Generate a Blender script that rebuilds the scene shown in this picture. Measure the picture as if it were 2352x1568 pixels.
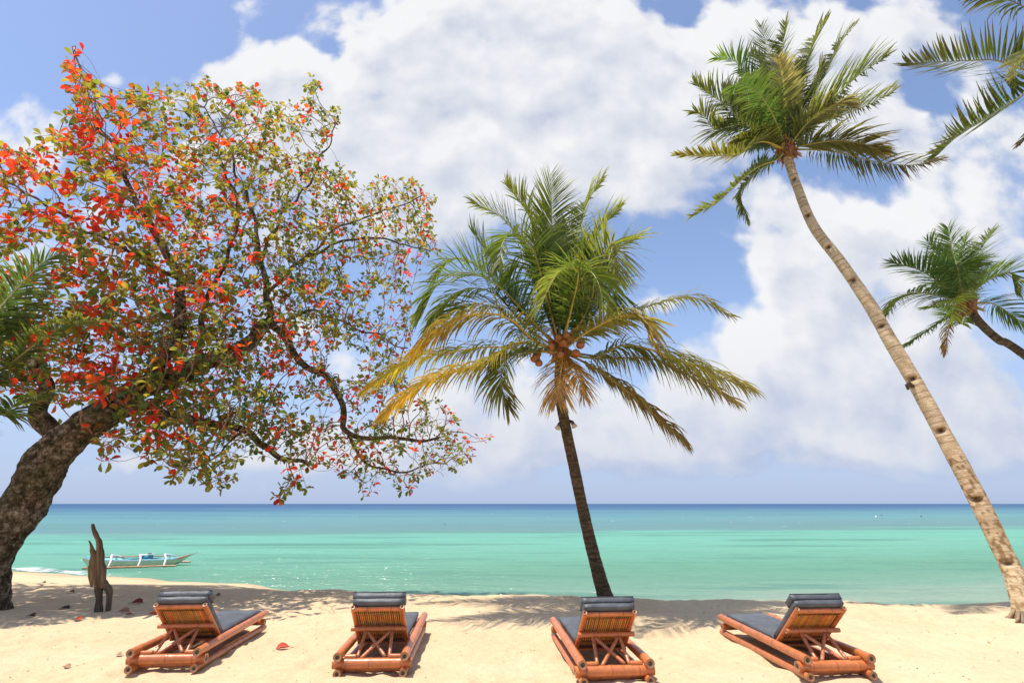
import bpy, math, random
import numpy as np
from mathutils import Vector, noise, Matrix
for o in list(bpy.data.objects): bpy.data.objects.remove(o)
sc = bpy.context.scene
col = sc.collection
R = math.radians
rnd = random.Random(7)

# ------------------------------------------------------------------ camera
CAMH = 1.8
TILT = math.atan2(456, 1440)
cam = bpy.data.cameras.new('camera'); cam.sensor_width = 36; cam.lens = 18.0
cam.clip_start = 0.05; cam.clip_end = 60000
co = bpy.data.objects.new('camera', cam); col.objects.link(co)
co.location = (0, 0, CAMH); co.rotation_euler = (R(90) + TILT, 0, 0)
sc.camera = co
FX = 1176.0                       # focal length on the 2352 x 1568 sheet the layout was read from
def ray(x, y):
    X = (x - 1176) / FX; Y = (784 - y) / FX
    return Vector((X, math.cos(TILT) - Y * math.sin(TILT), math.sin(TILT) + Y * math.cos(TILT)))
def at(x, y, Y):
    d = ray(x, y); return Vector((0, 0, CAMH)) + d * (Y / d.y)
def ground(x, y, z=0.0):
    d = ray(x, y); return Vector((0, 0, CAMH)) + d * ((z - CAMH) / d.z)
def mpp(p):                       # metres per sheet pixel at a point
    d = (p.y * math.cos(TILT) + (p.z - CAMH) * math.sin(TILT)); return d / FX

# ------------------------------------------------------------------ light, exposure
sc.view_settings.view_transform = 'Standard'; sc.view_settings.look = 'None'
sc.view_settings.exposure = 0.45; sc.view_settings.gamma = 1.0
SUNV = Vector((-0.27, -0.07, 1.0)).normalized()
sl = bpy.data.lights.new('sun', 'SUN'); sl.energy = 4.2; sl.angle = R(0.6); sl.color = (1.0, 0.95, 0.86)
so = bpy.data.objects.new('sun', sl); col.objects.link(so)
so.rotation_euler = (-SUNV).to_track_quat('-Z', 'Y').to_euler(); so.location = (-10, 0, 30)

class NT:
    """small helper around a node tree"""
    def __init__(s, tree): s.t = tree; s.n = tree.nodes; s.l = tree.links
    def new(s, typ, **kw):
        n = s.n.new(typ)
        for k, v in kw.items(): setattr(n, k, v)
        return n
    def link(s, a, b): s.l.new(a, b)
    def put(s, sock, v):
        if isinstance(v, bpy.types.NodeSocket): s.l.new(v, sock)
        elif v is not None: sock.default_value = v
    def math(s, op, a, b=None, c=None, clamp=False):
        n = s.new('ShaderNodeMath', operation=op); n.use_clamp = clamp
        for i, v in enumerate((a, b, c)): s.put(n.inputs[i], v)
        return n.outputs[0]
    def vec(s, op, a, b=None):
        n = s.new('ShaderNodeVectorMath', operation=op)
        s.put(n.inputs[0], a); s.put(n.inputs[1], b)
        return n.outputs['Value'] if op in ('DOT_PRODUCT', 'LENGTH') else n.outputs[0]
    def mix(s, f, a, b, blend='MIX'):
        n = s.new('ShaderNodeMix', data_type='RGBA'); n.blend_type = blend
        s.put(n.inputs['Factor'], f) if False else s.put(n.inputs[0], f)
        s.put(n.inputs[6], a if isinstance(a, bpy.types.NodeSocket) else (*a, 1)[:4])
        s.put(n.inputs[7], b if isinstance(b, bpy.types.NodeSocket) else (*b, 1)[:4])
        return n.outputs[2]
    def ramp(s, f, stops, interp='LINEAR'):
        n = s.new('ShaderNodeValToRGB'); r = n.color_ramp; r.interpolation = interp
        while len(r.elements) < len(stops): r.elements.new(0.5)
        for e, (p, c) in zip(r.elements, stops): e.position = p; e.color = (*c, 1)[:4]
        s.put(n.inputs[0], f); return n.outputs[0]
    def noise(s, vec, scale, detail=4, rough=0.55, dist=0.0, out=0):
        n = s.new('ShaderNodeTexNoise'); s.put(n.inputs['Vector'], vec)
        n.inputs['Scale'].default_value = scale; n.inputs['Detail'].default_value = detail
        n.inputs['Roughness'].default_value = rough; n.inputs['Distortion'].default_value = dist
        return n.outputs[out]
    def sstep(s, v, a, b, x=0.0, y=1.0):
        n = s.new('ShaderNodeMapRange', interpolation_type='SMOOTHSTEP')
        s.put(n.inputs[0], v)
        for i, q in zip((1, 2, 3, 4), (a, b, x, y)): s.put(n.inputs[i], q)
        return n.outputs[0]
    def xyz(s, x, y, z=0.0):
        n = s.new('ShaderNodeCombineXYZ')
        for i, v in enumerate((x, y, z)): s.put(n.inputs[i], v)
        return n.outputs[0]

# ------------------------------------------------------------------ sky with clouds (by world direction)
world = bpy.data.worlds.new('World'); sc.world = world; world.use_nodes = True
W = NT(world.node_tree); W.n.clear()
def uv_dir(x, y):
    d = ray(x, y); return d.x / d.y, d.z / d.y
BLOBS = [  # centre x, y, radius x, y on the layout sheet, amount; turned into directions of the sky
 (560, 170, 150, 60, .85), (690, 130, 95, 60, .8), (640, 270, 260, 100, .9), (930, 110, 130, 120, .9), (880, 300, 240, 140, 1.0),
 (1120, 120, 240, 180, 1.0), (1080, 380, 260, 130, 1.0), (1330, 120, 220, 150, .95), (1230, 350, 110, 120, .8),
 (1600, 130, 260, 110, .9), (1520, 270, 130, 110, .75), (1450, 400, 110, 70, .8), (1620, 350, 120, 80, .75),
 (1880, 110, 260, 120, .9), (1980, 260, 130, 90, .9), (2080, 60, 130, 70, .7), (2260, 330, 160, 110, .75),
 (2250, 520, 200, 110, .8), (1900, 530, 180, 100, 1.0), (2010, 600, 170, 90, .8), (1790, 600, 80, 80, .9), (1750, 420, 90, 60, .5),
 (1880, 700, 130, 70, .6), (1740, 790, 110, 60, .9), (1900, 800, 220, 90, .9), (2150, 800, 190, 90, .7), (2250, 920, 170, 100, .85), (1470, 690, 80, 40, .55),
 (1820, 920, 330, 70, .8), (1480, 930, 220, 70, .6), (1160, 950, 190, 70, .75), (1320, 1025, 400, 45, .75), (1950, 1020, 450, 45, .7), (1650, 985, 500, 40, .55), (2250, 1010, 260, 50, .6), (1100, 1075, 350, 22, .5), (1900, 1085, 420, 20, .45), (500, 1060, 380, 26, .5),
 (2130, 190, 60, 110, -.8), (1560, 570, 150, 110, -.5), (2050, 450, 90, 35, -.45), (1985, 725, 70, 55, -.5), (1290, 385, 60, 50, -.35), (1780, 490, 60, 30, -.4), (1560, 15, 60, 40, -.8), (775, 110, 45, 60, -.6), (280, 100, 230, 130, -.7), (2230, 640, 90, 50, -.3), (1560, 760, 70, 60, -.5),
 (60, 340, 90, 90, .75), (250, 205, 60, 30, .5), (560, 60, 50, 70, .4), (120, 150, 120, 60, .2), (560, 560, 420, 130, .35), (900, 900, 260, 120, .25), (640, 990, 260, 40, .4), (60, 650, 160, 130, .45),
]
g = bpy.data.node_groups.new('cloud_field', 'ShaderNodeTree')
g.interface.new_socket('P', in_out='INPUT', socket_type='NodeSocketVector')
g.interface.new_socket('D', in_out='OUTPUT', socket_type='NodeSocketFloat')
G = NT(g); gi = G.new('NodeGroupInput'); go = G.new('NodeGroupOutput')
P0 = gi.outputs[0]
wn = G.noise(P0, 3.2, 4, .6, out=1)
warp = G.vec('MULTIPLY', G.vec('SUBTRACT', wn, (.5, .5, .5)), (.34, .24, 0))
P = G.vec('ADD', P0, warp)
acc = None
for (bx, by, rx, ry, a) in BLOBS:
    u, v = uv_dir(bx, by); u2, _ = uv_dir(bx + rx, by); _, v2 = uv_dir(bx, by - ry)
    d = G.vec('MULTIPLY', G.vec('SUBTRACT', P, (u, v, 0)), (1 / abs(u2 - u), 1 / abs(v2 - v), 0))
    e = G.math('MULTIPLY', G.math('EXPONENT', G.math('MULTIPLY', G.vec('DOT_PRODUCT', d, d), -1.0)), a)
    acc = e if acc is None else G.math('ADD', acc, e)
fb = G.noise(P0, 5.0, 9, .58, .15)
fb2 = G.noise(P0, 14.0, 6, .55)
f = G.math('ADD', G.math('MULTIPLY', G.math('SUBTRACT', fb, .5), 1.7), G.math('MULTIPLY', G.math('SUBTRACT', fb2, .5), .5))
acc = G.math('MINIMUM', acc, 1.0)
def puff(scale):
    n_ = G.new('ShaderNodeTexVoronoi', feature='SMOOTH_F1', voronoi_dimensions='2D'); G.link(G.vec('ADD', P0, G.vec('MULTIPLY', wn, (.12, .12, 0))), n_.inputs['Vector'])
    n_.inputs['Scale'].default_value = scale; n_.inputs['Smoothness'].default_value = .35; return n_.outputs['Distance']
f = G.math('ADD', f, G.math('ADD', G.math('MULTIPLY', G.math('SUBTRACT', .42, puff(7.5)), .6), G.math('MULTIPLY', G.math('SUBTRACT', .42, puff(19.0)), .25)))
G.link(G.math('ADD', G.math('SUBTRACT', acc, .34), f), go.inputs[0])

tc = W.new('ShaderNodeTexCoord'); sep = W.new('ShaderNodeSeparateXYZ'); W.link(tc.outputs['Generated'], sep.inputs[0])
dx, dy, dz = sep.outputs
yy = W.math('MAXIMUM', dy, .22)
uv = W.xyz(W.math('DIVIDE', dx, yy), W.math('DIVIDE', dz, yy), 0.0)
def field(p):
    n = W.new('ShaderNodeGroup'); n.node_tree = g; W.put(n.inputs[0], p); return n.outputs[0]
D1 = field(uv); D2 = field(W.vec('ADD', uv, (-.035, .075, 0)))
sky = W.new('ShaderNodeTexSky', sky_type='NISHITA'); sky.sun_disc = False
sky.sun_elevation = math.asin(SUNV.z); sky.sun_rotation = math.atan2(SUNV.x, SUNV.y)
sky.air_density = 1.0; sky.dust_density = 0.6; sky.ozone_density = 2.0
blue = W.mix(1.0, sky.outputs[0], (1.62, 1.5, 1.5), 'MULTIPLY')
el = W.math('DIVIDE', dz, W.math('MAXIMUM', W.vec('LENGTH', W.xyz(dx, dy)), .01))
hz = W.sstep(el, 0.0, .42, 1.0, 0.0)
blue = W.mix(W.math('MULTIPLY', hz, .85), blue, (2.7, 3.65, 5.75))
lit = W.math('ADD', .58, W.math('MULTIPLY', W.math('SUBTRACT', D1, D2), .85), clamp=True)
lowb = W.noise(uv, 2.2, 3, .5)
lit = W.math('ADD', lit, W.math('MULTIPLY', W.math('SUBTRACT', lowb, .5), 1.3), clamp=True)
lowfade = W.sstep(el, .03, .36)
cl = W.mix(lit, (4.5, 4.85, 5.7), (6.7, 6.75, 6.9))
cl = W.mix(W.math('SUBTRACT', 1.0, lowfade), cl, W.mix(lit, (3.5, 4.1, 5.6), (5.5, 5.7, 6.2)))
dens = W.sstep(D1, -.22, .36)
dens = W.math('MULTIPLY', dens, W.sstep(el, -.0, .075))
skyc = W.mix(dens, blue, cl)
bg = W.new('ShaderNodeBackground'); W.link(skyc, bg.inputs[0]); bg.inputs[1].default_value = 0.1
wo = W.new('ShaderNodeOutputWorld'); W.link(bg.outputs[0], wo.inputs[0])
world.cycles.sampling_method = 'MANUAL'; world.cycles.sample_map_resolution = 512

# ------------------------------------------------------------------ mesh helpers
class MB:
    def __init__(s): s.v = []; s.f = []; s.c = []; s.m = []
    def add(s, vs, fs, c=(1, 1, 1), mi=0):
        o = len(s.v); s.v.extend(vs)
        if c and isinstance(c[0], (tuple, list)): s.c.extend(c)
        else: s.c.extend([c] * len(vs))
        for f_ in fs: s.f.append([o + i for i in f_]); s.m.append(mi)
    def build(s, name, mats, parent=None, smooth=True, origin=None):
        me = bpy.data.meshes.new(name)
        vs = s.v
        if origin is not None: vs = [(p[0] - origin[0], p[1] - origin[1], p[2] - origin[2]) for p in vs]
        me.from_pydata([tuple(p) for p in vs], [], s.f)
        if not isinstance(mats, (list, tuple)): mats = [mats]
        for m_ in mats: me.materials.append(m_)
        a = me.color_attributes.new('tint', 'FLOAT_COLOR', 'POINT')
        arr = np.ones((len(s.v), 4), np.float32); arr[:, :3] = np.array([k[:3] for k in s.c], np.float32)
        a.data.foreach_set('color', arr.ravel())
        me.polygons.foreach_set('material_index', s.m)
        me.polygons.foreach_set('use_smooth', [smooth] * len(s.f))
        me.update()
        o = bpy.data.objects.new(name, me); col.objects.link(o)
        if origin is not None and parent is None: o.location = origin
        if parent is not None: o.parent = parent
        return o
def empty(name, loc, label, cat, group=None, rz=0.0):
    o = bpy.data.objects.new(name, None); col.objects.link(o); o.empty_display_size = .2
    o.location = loc; o.rotation_euler = (0, 0, rz); o['label'] = label; o['category'] = cat
    if group: o['group'] = group
    return o
def tag(o, label, cat, group=None):
    o['label'] = label; o['category'] = cat
    if group: o['group'] = group
    return o
def frame_for(t, ref=Vector((0, 0, 1))):
    t = t.normalized(); a = t.cross(ref)
    if a.length < 1e-3: a = t.cross(Vector((1, 0, 0)))
    a.normalize(); return a, a.cross(t).normalized()
def tube(mb, pts, rad, seg=8, c=(1, 1, 1), mi=0, cap=True, wob=0.0, wscale=3.0, ref=Vector((0, .9, .4))):
    """lofted tube with a parallel-carried frame; c may be a function of (i, k, p)"""
    n = len(pts); vs = []; cs = []
    a = None
    for i in range(n):
        t = (pts[min(i + 1, n - 1)] - pts[max(i - 1, 0)])
        t = t.normalized() if t.length > 1e-9 else Vector((0, 0, 1))
        if a is None: a, b = frame_for(t, ref)
        else:
            a = a - t * a.dot(t); a.normalize(); b = a.cross(t)
        r = rad[i] if isinstance(rad, (list, tuple)) else rad
        for k in range(seg):
            th = 2 * math.pi * k / seg
            dirv = a * math.cos(th) + b * math.sin(th)
            rr = r
            if wob: rr = r * (1 + wob * noise.noise((pts[i] + dirv * r) * wscale))
            p = pts[i] + dirv * rr
            vs.append(p); cs.append(c(i, k, p) if callable(c) else c)
    fs = [(i * seg + k, i * seg + (k + 1) % seg, (i + 1) * seg + (k + 1) % seg, (i + 1) * seg + k) for i in range(n - 1) for k in range(seg)]
    if cap: fs += [tuple(range(seg - 1, -1, -1)), tuple((n - 1) * seg + k for k in range(seg))]
    mb.add(vs, fs, cs, mi)
def spline(pts, n):
    """Catmull-Rom through points, n samples, roughly even in length"""
    P_ = [Vector(p) for p in pts]; P_ = [P_[0] * 2 - P_[1]] + P_ + [P_[-1] * 2 - P_[-2]]
    raw = []
    for i in range(1, len(P_) - 2):
        for k in range(16):
            t = k / 16; a, b, c, d = P_[i - 1:i + 3]
            raw.append(.5 * ((2 * b) + (c - a) * t + (2 * a - 5 * b + 4 * c - d) * t * t + (3 * b - a - 3 * c + d) * t ** 3))
    raw.append(P_[-2]); L = [0]
    for i in range(1, len(raw)): L.append(L[-1] + (raw[i] - raw[i - 1]).length)
    out = []; j = 0
    for k in range(n):
        s = L[-1] * k / (n - 1)
        while j < len(L) - 2 and L[j + 1] < s: j += 1
        w = (s - L[j]) / max(L[j + 1] - L[j], 1e-9); out.append(raw[j].lerp(raw[j + 1], min(1, w)))
    return out, L[-1]
def lerp(a, b, t): return a + (b - a) * t
def mixc(a, b, t): return tuple(x + (y - x) * t for x, y in zip(a, b))
def interp(x, xs, ys):
    return float(np.interp(x, xs, ys))

# ------------------------------------------------------------------ materials
def mat(name): 
    m = bpy.data.materials.new(name); m.use_nodes = True; t = NT(m.node_tree); t.n.clear()
    out = t.new('ShaderNodeOutputMaterial'); return m, t, out
def principled(t, color, rough=.6, spec=.5, normal=None, **kw):
    p = t.new('ShaderNodeBsdfPrincipled')
    t.put(p.inputs['Base Color'], color if isinstance(color, bpy.types.NodeSocket) else (*color, 1))
    t.put(p.inputs['Roughness'], rough); t.put(p.inputs['Specular IOR Level'], spec)
    if normal is not None: t.link(normal, p.inputs['Normal'])
    for k, v in kw.items(): t.put(p.inputs[k], v)
    return p.outputs[0]
def bump(t, h, strength=.4, dist=.02):
    b = t.new('ShaderNodeBump'); t.put(b.inputs['Strength'], strength); b.inputs['Distance'].default_value = dist
    t.link(h, b.inputs['Height']); return b.outputs[0]
def tint(t):
    a = t.new('ShaderNodeAttribute', attribute_name='tint'); return a.outputs[0]
def objco(t): return t.new('ShaderNodeTexCoord').outputs['Object']

def leaf_material(name, trans=.4, rough=.45, spec=.4, sat=(1.25, 1.3, .7)):
    m, t, out = mat(name)
    c = tint(t); v = t.noise(objco(t), 9, 3)
    c = t.mix(1.0, c, t.ramp(v, [(.25, (.72, .72, .72)), (.75, (1.2, 1.2, 1.2))]), 'MULTIPLY')
    p = principled(t, c, rough, spec)
    tr = t.new('ShaderNodeBsdfTranslucent'); t.link(t.mix(1.0, c, sat, 'MULTIPLY'), tr.inputs[0])
    ms = t.new('ShaderNodeMixShader'); ms.inputs[0].default_value = trans
    t.link(p, ms.inputs[1]); t.link(tr.outputs[0], ms.inputs[2]); t.link(ms.outputs[0], out.inputs[0]); return m
def tinted(name, rough=.7, spec=.3, ns=12, lo=.75, hi=1.2, bs=.3, bd=.01, bscale=40, stretch=None, coat=0.0):
    m, t, out = mat(name); oc = objco(t)
    if stretch: oc2 = t.vec('MULTIPLY', oc, stretch)
    else: oc2 = oc
    v = t.noise(oc2, ns, 5, .6)
    c = t.mix(1.0, tint(t), t.ramp(v, [(.3, (lo,) * 3), (.7, (hi,) * 3)]), 'MULTIPLY')
    nm = bump(t, t.noise(oc2, bscale, 4, .6), bs, bd) if bs else None
    p = principled(t, c, rough, spec, nm, **({'Coat Weight': coat, 'Coat Roughness': .25} if coat else {}))
    t.link(p, out.inputs[0]); return m

M_palm = leaf_material('palm_leaf', .48, .48, .3)
M_leaf = leaf_material('almond_leaf', .6, .5, .35, (1.4, 1.15, .7))
M_petiole = tinted('palm_stalk', .5, .4, 8, .8, 1.2, .2, .004, 60)
M_bamboo = tinted('lacquered_bamboo', .38, .5, 14, .78, 1.18, .12, .002, 70, coat=.25)
M_cushion = tinted('vinyl_cushion', .5, .4, 5, .7, 1.3, .6, .02, 8)
M_wood = tinted('weathered_wood', .85, .2, 9, .55, 1.35, .8, .03, 22, (1, 1, .22))
M_paint = tinted('boat_paint', .45, .4, 5, .85, 1.1, .1, .003, 30)
M_metal = tinted('dark_metal', .5, .5, 10, .9, 1.1, 0)
M_fallen = tinted('dry_leaf', .6, .3, 25, .7, 1.2, .3, .004, 60)
M_nut = tinted('coconut_husk', .5, .4, 14, .7, 1.2, .3, .006, 30)

def bark_material():
    m, t, out = mat('almond_bark'); oc = objco(t)
    n1 = t.noise(oc, 2.4, 6, .65); n2 = t.noise(oc, 6.5, 8, .72); n3 = t.noise(oc, 15, 6, .7)
    n2 = t.math('ADD', t.math('MULTIPLY', n2, .6), t.math('MULTIPLY', n3, .4))
    c = t.ramp(n2, [(.38, (.022, .016, .01)), (.465, (.095, .066, .038)), (.53, (.26, .19, .12)), (.61, (.56, .47, .35))])
    moss = t.ramp(n1, [(.46, (0, 0, 0)), (.6, (1, 1, 1))])
    c = t.mix(t.math('MULTIPLY', moss, .55), c, (.045, .05, .015))
    li = t.sstep(n3, .61, .68); c = t.mix(t.math('MULTIPLY', li, .7), c, (.5, .46, .38))
    c = t.mix(1.0, c, tint(t), 'MULTIPLY')
    h = t.math('ADD', n2, t.math('MULTIPLY', n3, .5))
    t.link(principled(t, c, .9, .15, bump(t, h, 1.0, .12)), out.inputs[0]); return m
M_bark = bark_material()
def palm_bark(name, stops, ring=9.0, crack=.3):
    m, t, out = mat(name); oc = objco(t)
    st = t.vec('MULTIPLY', oc, (1, 1, 3.2))
    n1 = t.noise(st, 7, 6, .65); n2 = t.noise(st, 24, 5, .7)
    f_ = t.math('ADD', t.math('MULTIPLY', n1, .6), t.math('MULTIPLY', n2, .4))
    c = t.ramp(f_, stops)
    c = t.mix(1.0, c, tint(t), 'MULTIPLY')
    t.link(principled(t, c, .85, .2, bump(t, f_, 1.0, .03)), out.inputs[0]); return m
M_trunk_dark = palm_bark('dark_palm_bark', [(.36, (.028, .02, .012)), (.5, (.1, .07, .04)), (.64, (.2, .14, .085))])
M_trunk_pale = palm_bark('pale_palm_bark', [(.3, (.30, .2, .1)), (.43, (.54, .38, .21)), (.58, (.69, .53, .34)), (.72, (.76, .66, .5))])

# ------------------------------------------------------------------ sand
WATER = -0.55
CX = [-60, -22, -14, -8.2, -1.6, 3.7, 9, 13, 18, 30, 60]
CY = [20, 15, 13.2, 12.6, 11.75, 11.1, 10.35, 11.5, 14.5, 17, 20]
SLX = [-60]; SLY = [.08]                         # beach slope that puts the waterline where the photograph has it
for x_, y_ in ((50, 1312), (150, 1318), (270, 1325), (400, 1333.5), (550, 1341)):
    p_ = ground(x_, y_, WATER); SLX.append(p_.x); SLY.append(min(.2, .55 / (p_.y - float(np.interp(p_.x, CX, CY)) - .125)))
SLX += [SLX[-1] + 5.0, 60]; SLY += [.2, .2]
rng = np.random.default_rng(3)
xs = np.concatenate([np.linspace(-70, -16, 40)[:-1], np.linspace(-16, 14, 620), np.linspace(14, 70, 40)[1:]])
ys = np.concatenate([np.linspace(-14, 2.2, 30)[:-1], np.linspace(2.2, 15, 330), np.linspace(15, 45, 60)[1:]])
GX, GY = np.meshgrid(xs, ys)
def sand_base(X, Y):
    crest = np.interp(X, CX, CY) + .12 * np.sin(X * 1.3) + .07 * np.sin(X * 3.1 + 1)
    s = np.interp(X, SLX, SLY); d = Y - crest
    sm = np.where(d > .25, d - .125, np.where(d > 0, d * d / .5, 0))
    z = -s * sm
    z = z + .018 * np.sin(X * .9 + Y * .5) * np.sin(Y * 1.1 - X * .3) * (Y < 20)
    lip = np.interp(X, [-8, -3, 0, 3, 6, 9], [9.9, 9.75, 9.42, 9.7, 9.85, 9.55]) + .12 * np.sin(X * 2.3) + .05 * np.sin(X * 6.1)
    e = (Y - lip); z = z + .035 * np.exp(-np.where(e < 0, (e / .75) ** 2, (e / .14) ** 2)) * np.interp(X, [-9, -7, 14, 18], [0, 1, 1, 0])
    return np.maximum(z, -2.2)
GZ = sand_base(GX, GY)
def vnoise(X, Y, sc_, seed):
    r = np.random.default_rng(seed); T = r.random((256, 256))
    x = X / sc_; y = Y / sc_; xi = np.floor(x).astype(int); yi = np.floor(y).astype(int); fx = x - xi; fy = y - yi
    fx = fx * fx * (3 - 2 * fx); fy = fy * fy * (3 - 2 * fy)
    q = lambda a, b: T[(yi + b) % 256, (xi + a) % 256]
    return (q(0, 0) * (1 - fx) + q(1, 0) * fx) * (1 - fy) + (q(0, 1) * (1 - fx) + q(1, 1) * fx) * fy - .5
fade = np.clip((np.interp(GX, CX, CY) + 1.5 - GY), 0, 1)
GZ = GZ + fade * (.035 * vnoise(GX, GY, .55, 1) + .022 * vnoise(GX, GY, .24, 2) + .01 * vnoise(GX, GY, .11, 3))
for k in range(900):                                           # old footprints and scuffs
    px = rng.uniform(-13, 12); py = rng.uniform(3, 11.5); r0 = rng.uniform(.07, .15); th = rng.uniform(0, math.pi); d0 = rng.uniform(.008, .032)
    i0, i1 = np.searchsorted(xs, (px - .6, px + .6)); j0, j1 = np.searchsorted(ys, (py - .6, py + .6))
    X = GX[j0:j1, i0:i1] - px; Y = GY[j0:j1, i0:i1] - py
    a = (X * math.cos(th) + Y * math.sin(th)) / (r0 * 1.7); b = (-X * math.sin(th) + Y * math.cos(th)) / r0
    q = a * a + b * b
    GZ[j0:j1, i0:i1] += -d0 * np.exp(-q) + .45 * d0 * np.exp(-(np.sqrt(q) - 1.6) ** 2 * 4)
def sand_z(x, y):
    i = int(np.clip(np.searchsorted(xs, x) - 1, 0, len(xs) - 2)); j = int(np.clip(np.searchsorted(ys, y) - 1, 0, len(ys) - 2))
    u = (x - xs[i]) / (xs[i + 1] - xs[i]); w = (y - ys[j]) / (ys[j + 1] - ys[j])
    return float((GZ[j, i] * (1 - u) + GZ[j, i + 1] * u) * (1 - w) + (GZ[j + 1, i] * (1 - u) + GZ[j + 1, i + 1] * u) * w)
def on_sand(x, y):
    p = ground(x, y); 
    for _ in range(5): p = ground(x, y, sand_z(p.x, p.y))
    return p
def sand_material():
    m, t, out = mat('beach_sand'); oc = objco(t)
    n1 = t.noise(oc, .7, 5, .6); n2 = t.noise(oc, 9, 5, .65); n3 = t.noise(oc, 160, 2, .6)
    c = t.ramp(n1, [(.3, (.63, .475, .29)), (.7, (.71, .555, .36))])
    c = t.mix(1.0, c, t.ramp(n2, [(.3, (.93, .92, .9)), (.7, (1.05, 1.05, 1.05))]), 'MULTIPLY')
    c = t.mix(1.0, c, t.ramp(n3, [(.25, (.84, .82, .79)), (.7, (1.06, 1.06, 1.06))]), 'MULTIPLY')
    sp = t.new('ShaderNodeSeparateXYZ'); t.link(oc, sp.inputs[0])
    wet = t.sstep(sp.outputs[2], WATER + .02, WATER + .16, 1.0, 0.0)          # damp strip at the waterline
    c = t.mix(t.math('MULTIPLY', wet, .5), c, (.36, .27, .17))
    h = t.math('ADD', t.math('MULTIPLY', n2, .8), t.math('MULTIPLY', n3, .12))
    h = t.math('ADD', h, t.math('MULTIPLY', t.noise(oc, 30, 4, .6), .3))
    t.link(principled(t, c, .95, .1, bump(t, h, .8, .06)), out.inputs[0]); return m
sb = MB()
ny, nx = GX.shape
sb.v = np.stack([GX.ravel(), GY.ravel(), GZ.ravel()], 1).tolist(); sb.c = [(1, 1, 1)] * len(sb.v)
idx = np.arange(ny * nx).reshape(ny, nx)
sb.f = np.stack([idx[:-1, :-1], idx[:-1, 1:], idx[1:, 1:], idx[1:, :-1]], -1).reshape(-1, 4).tolist(); sb.m = [0] * len(sb.f)
sand = sb.build('sand', sand_material()); sand['kind'] = 'structure'

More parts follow.
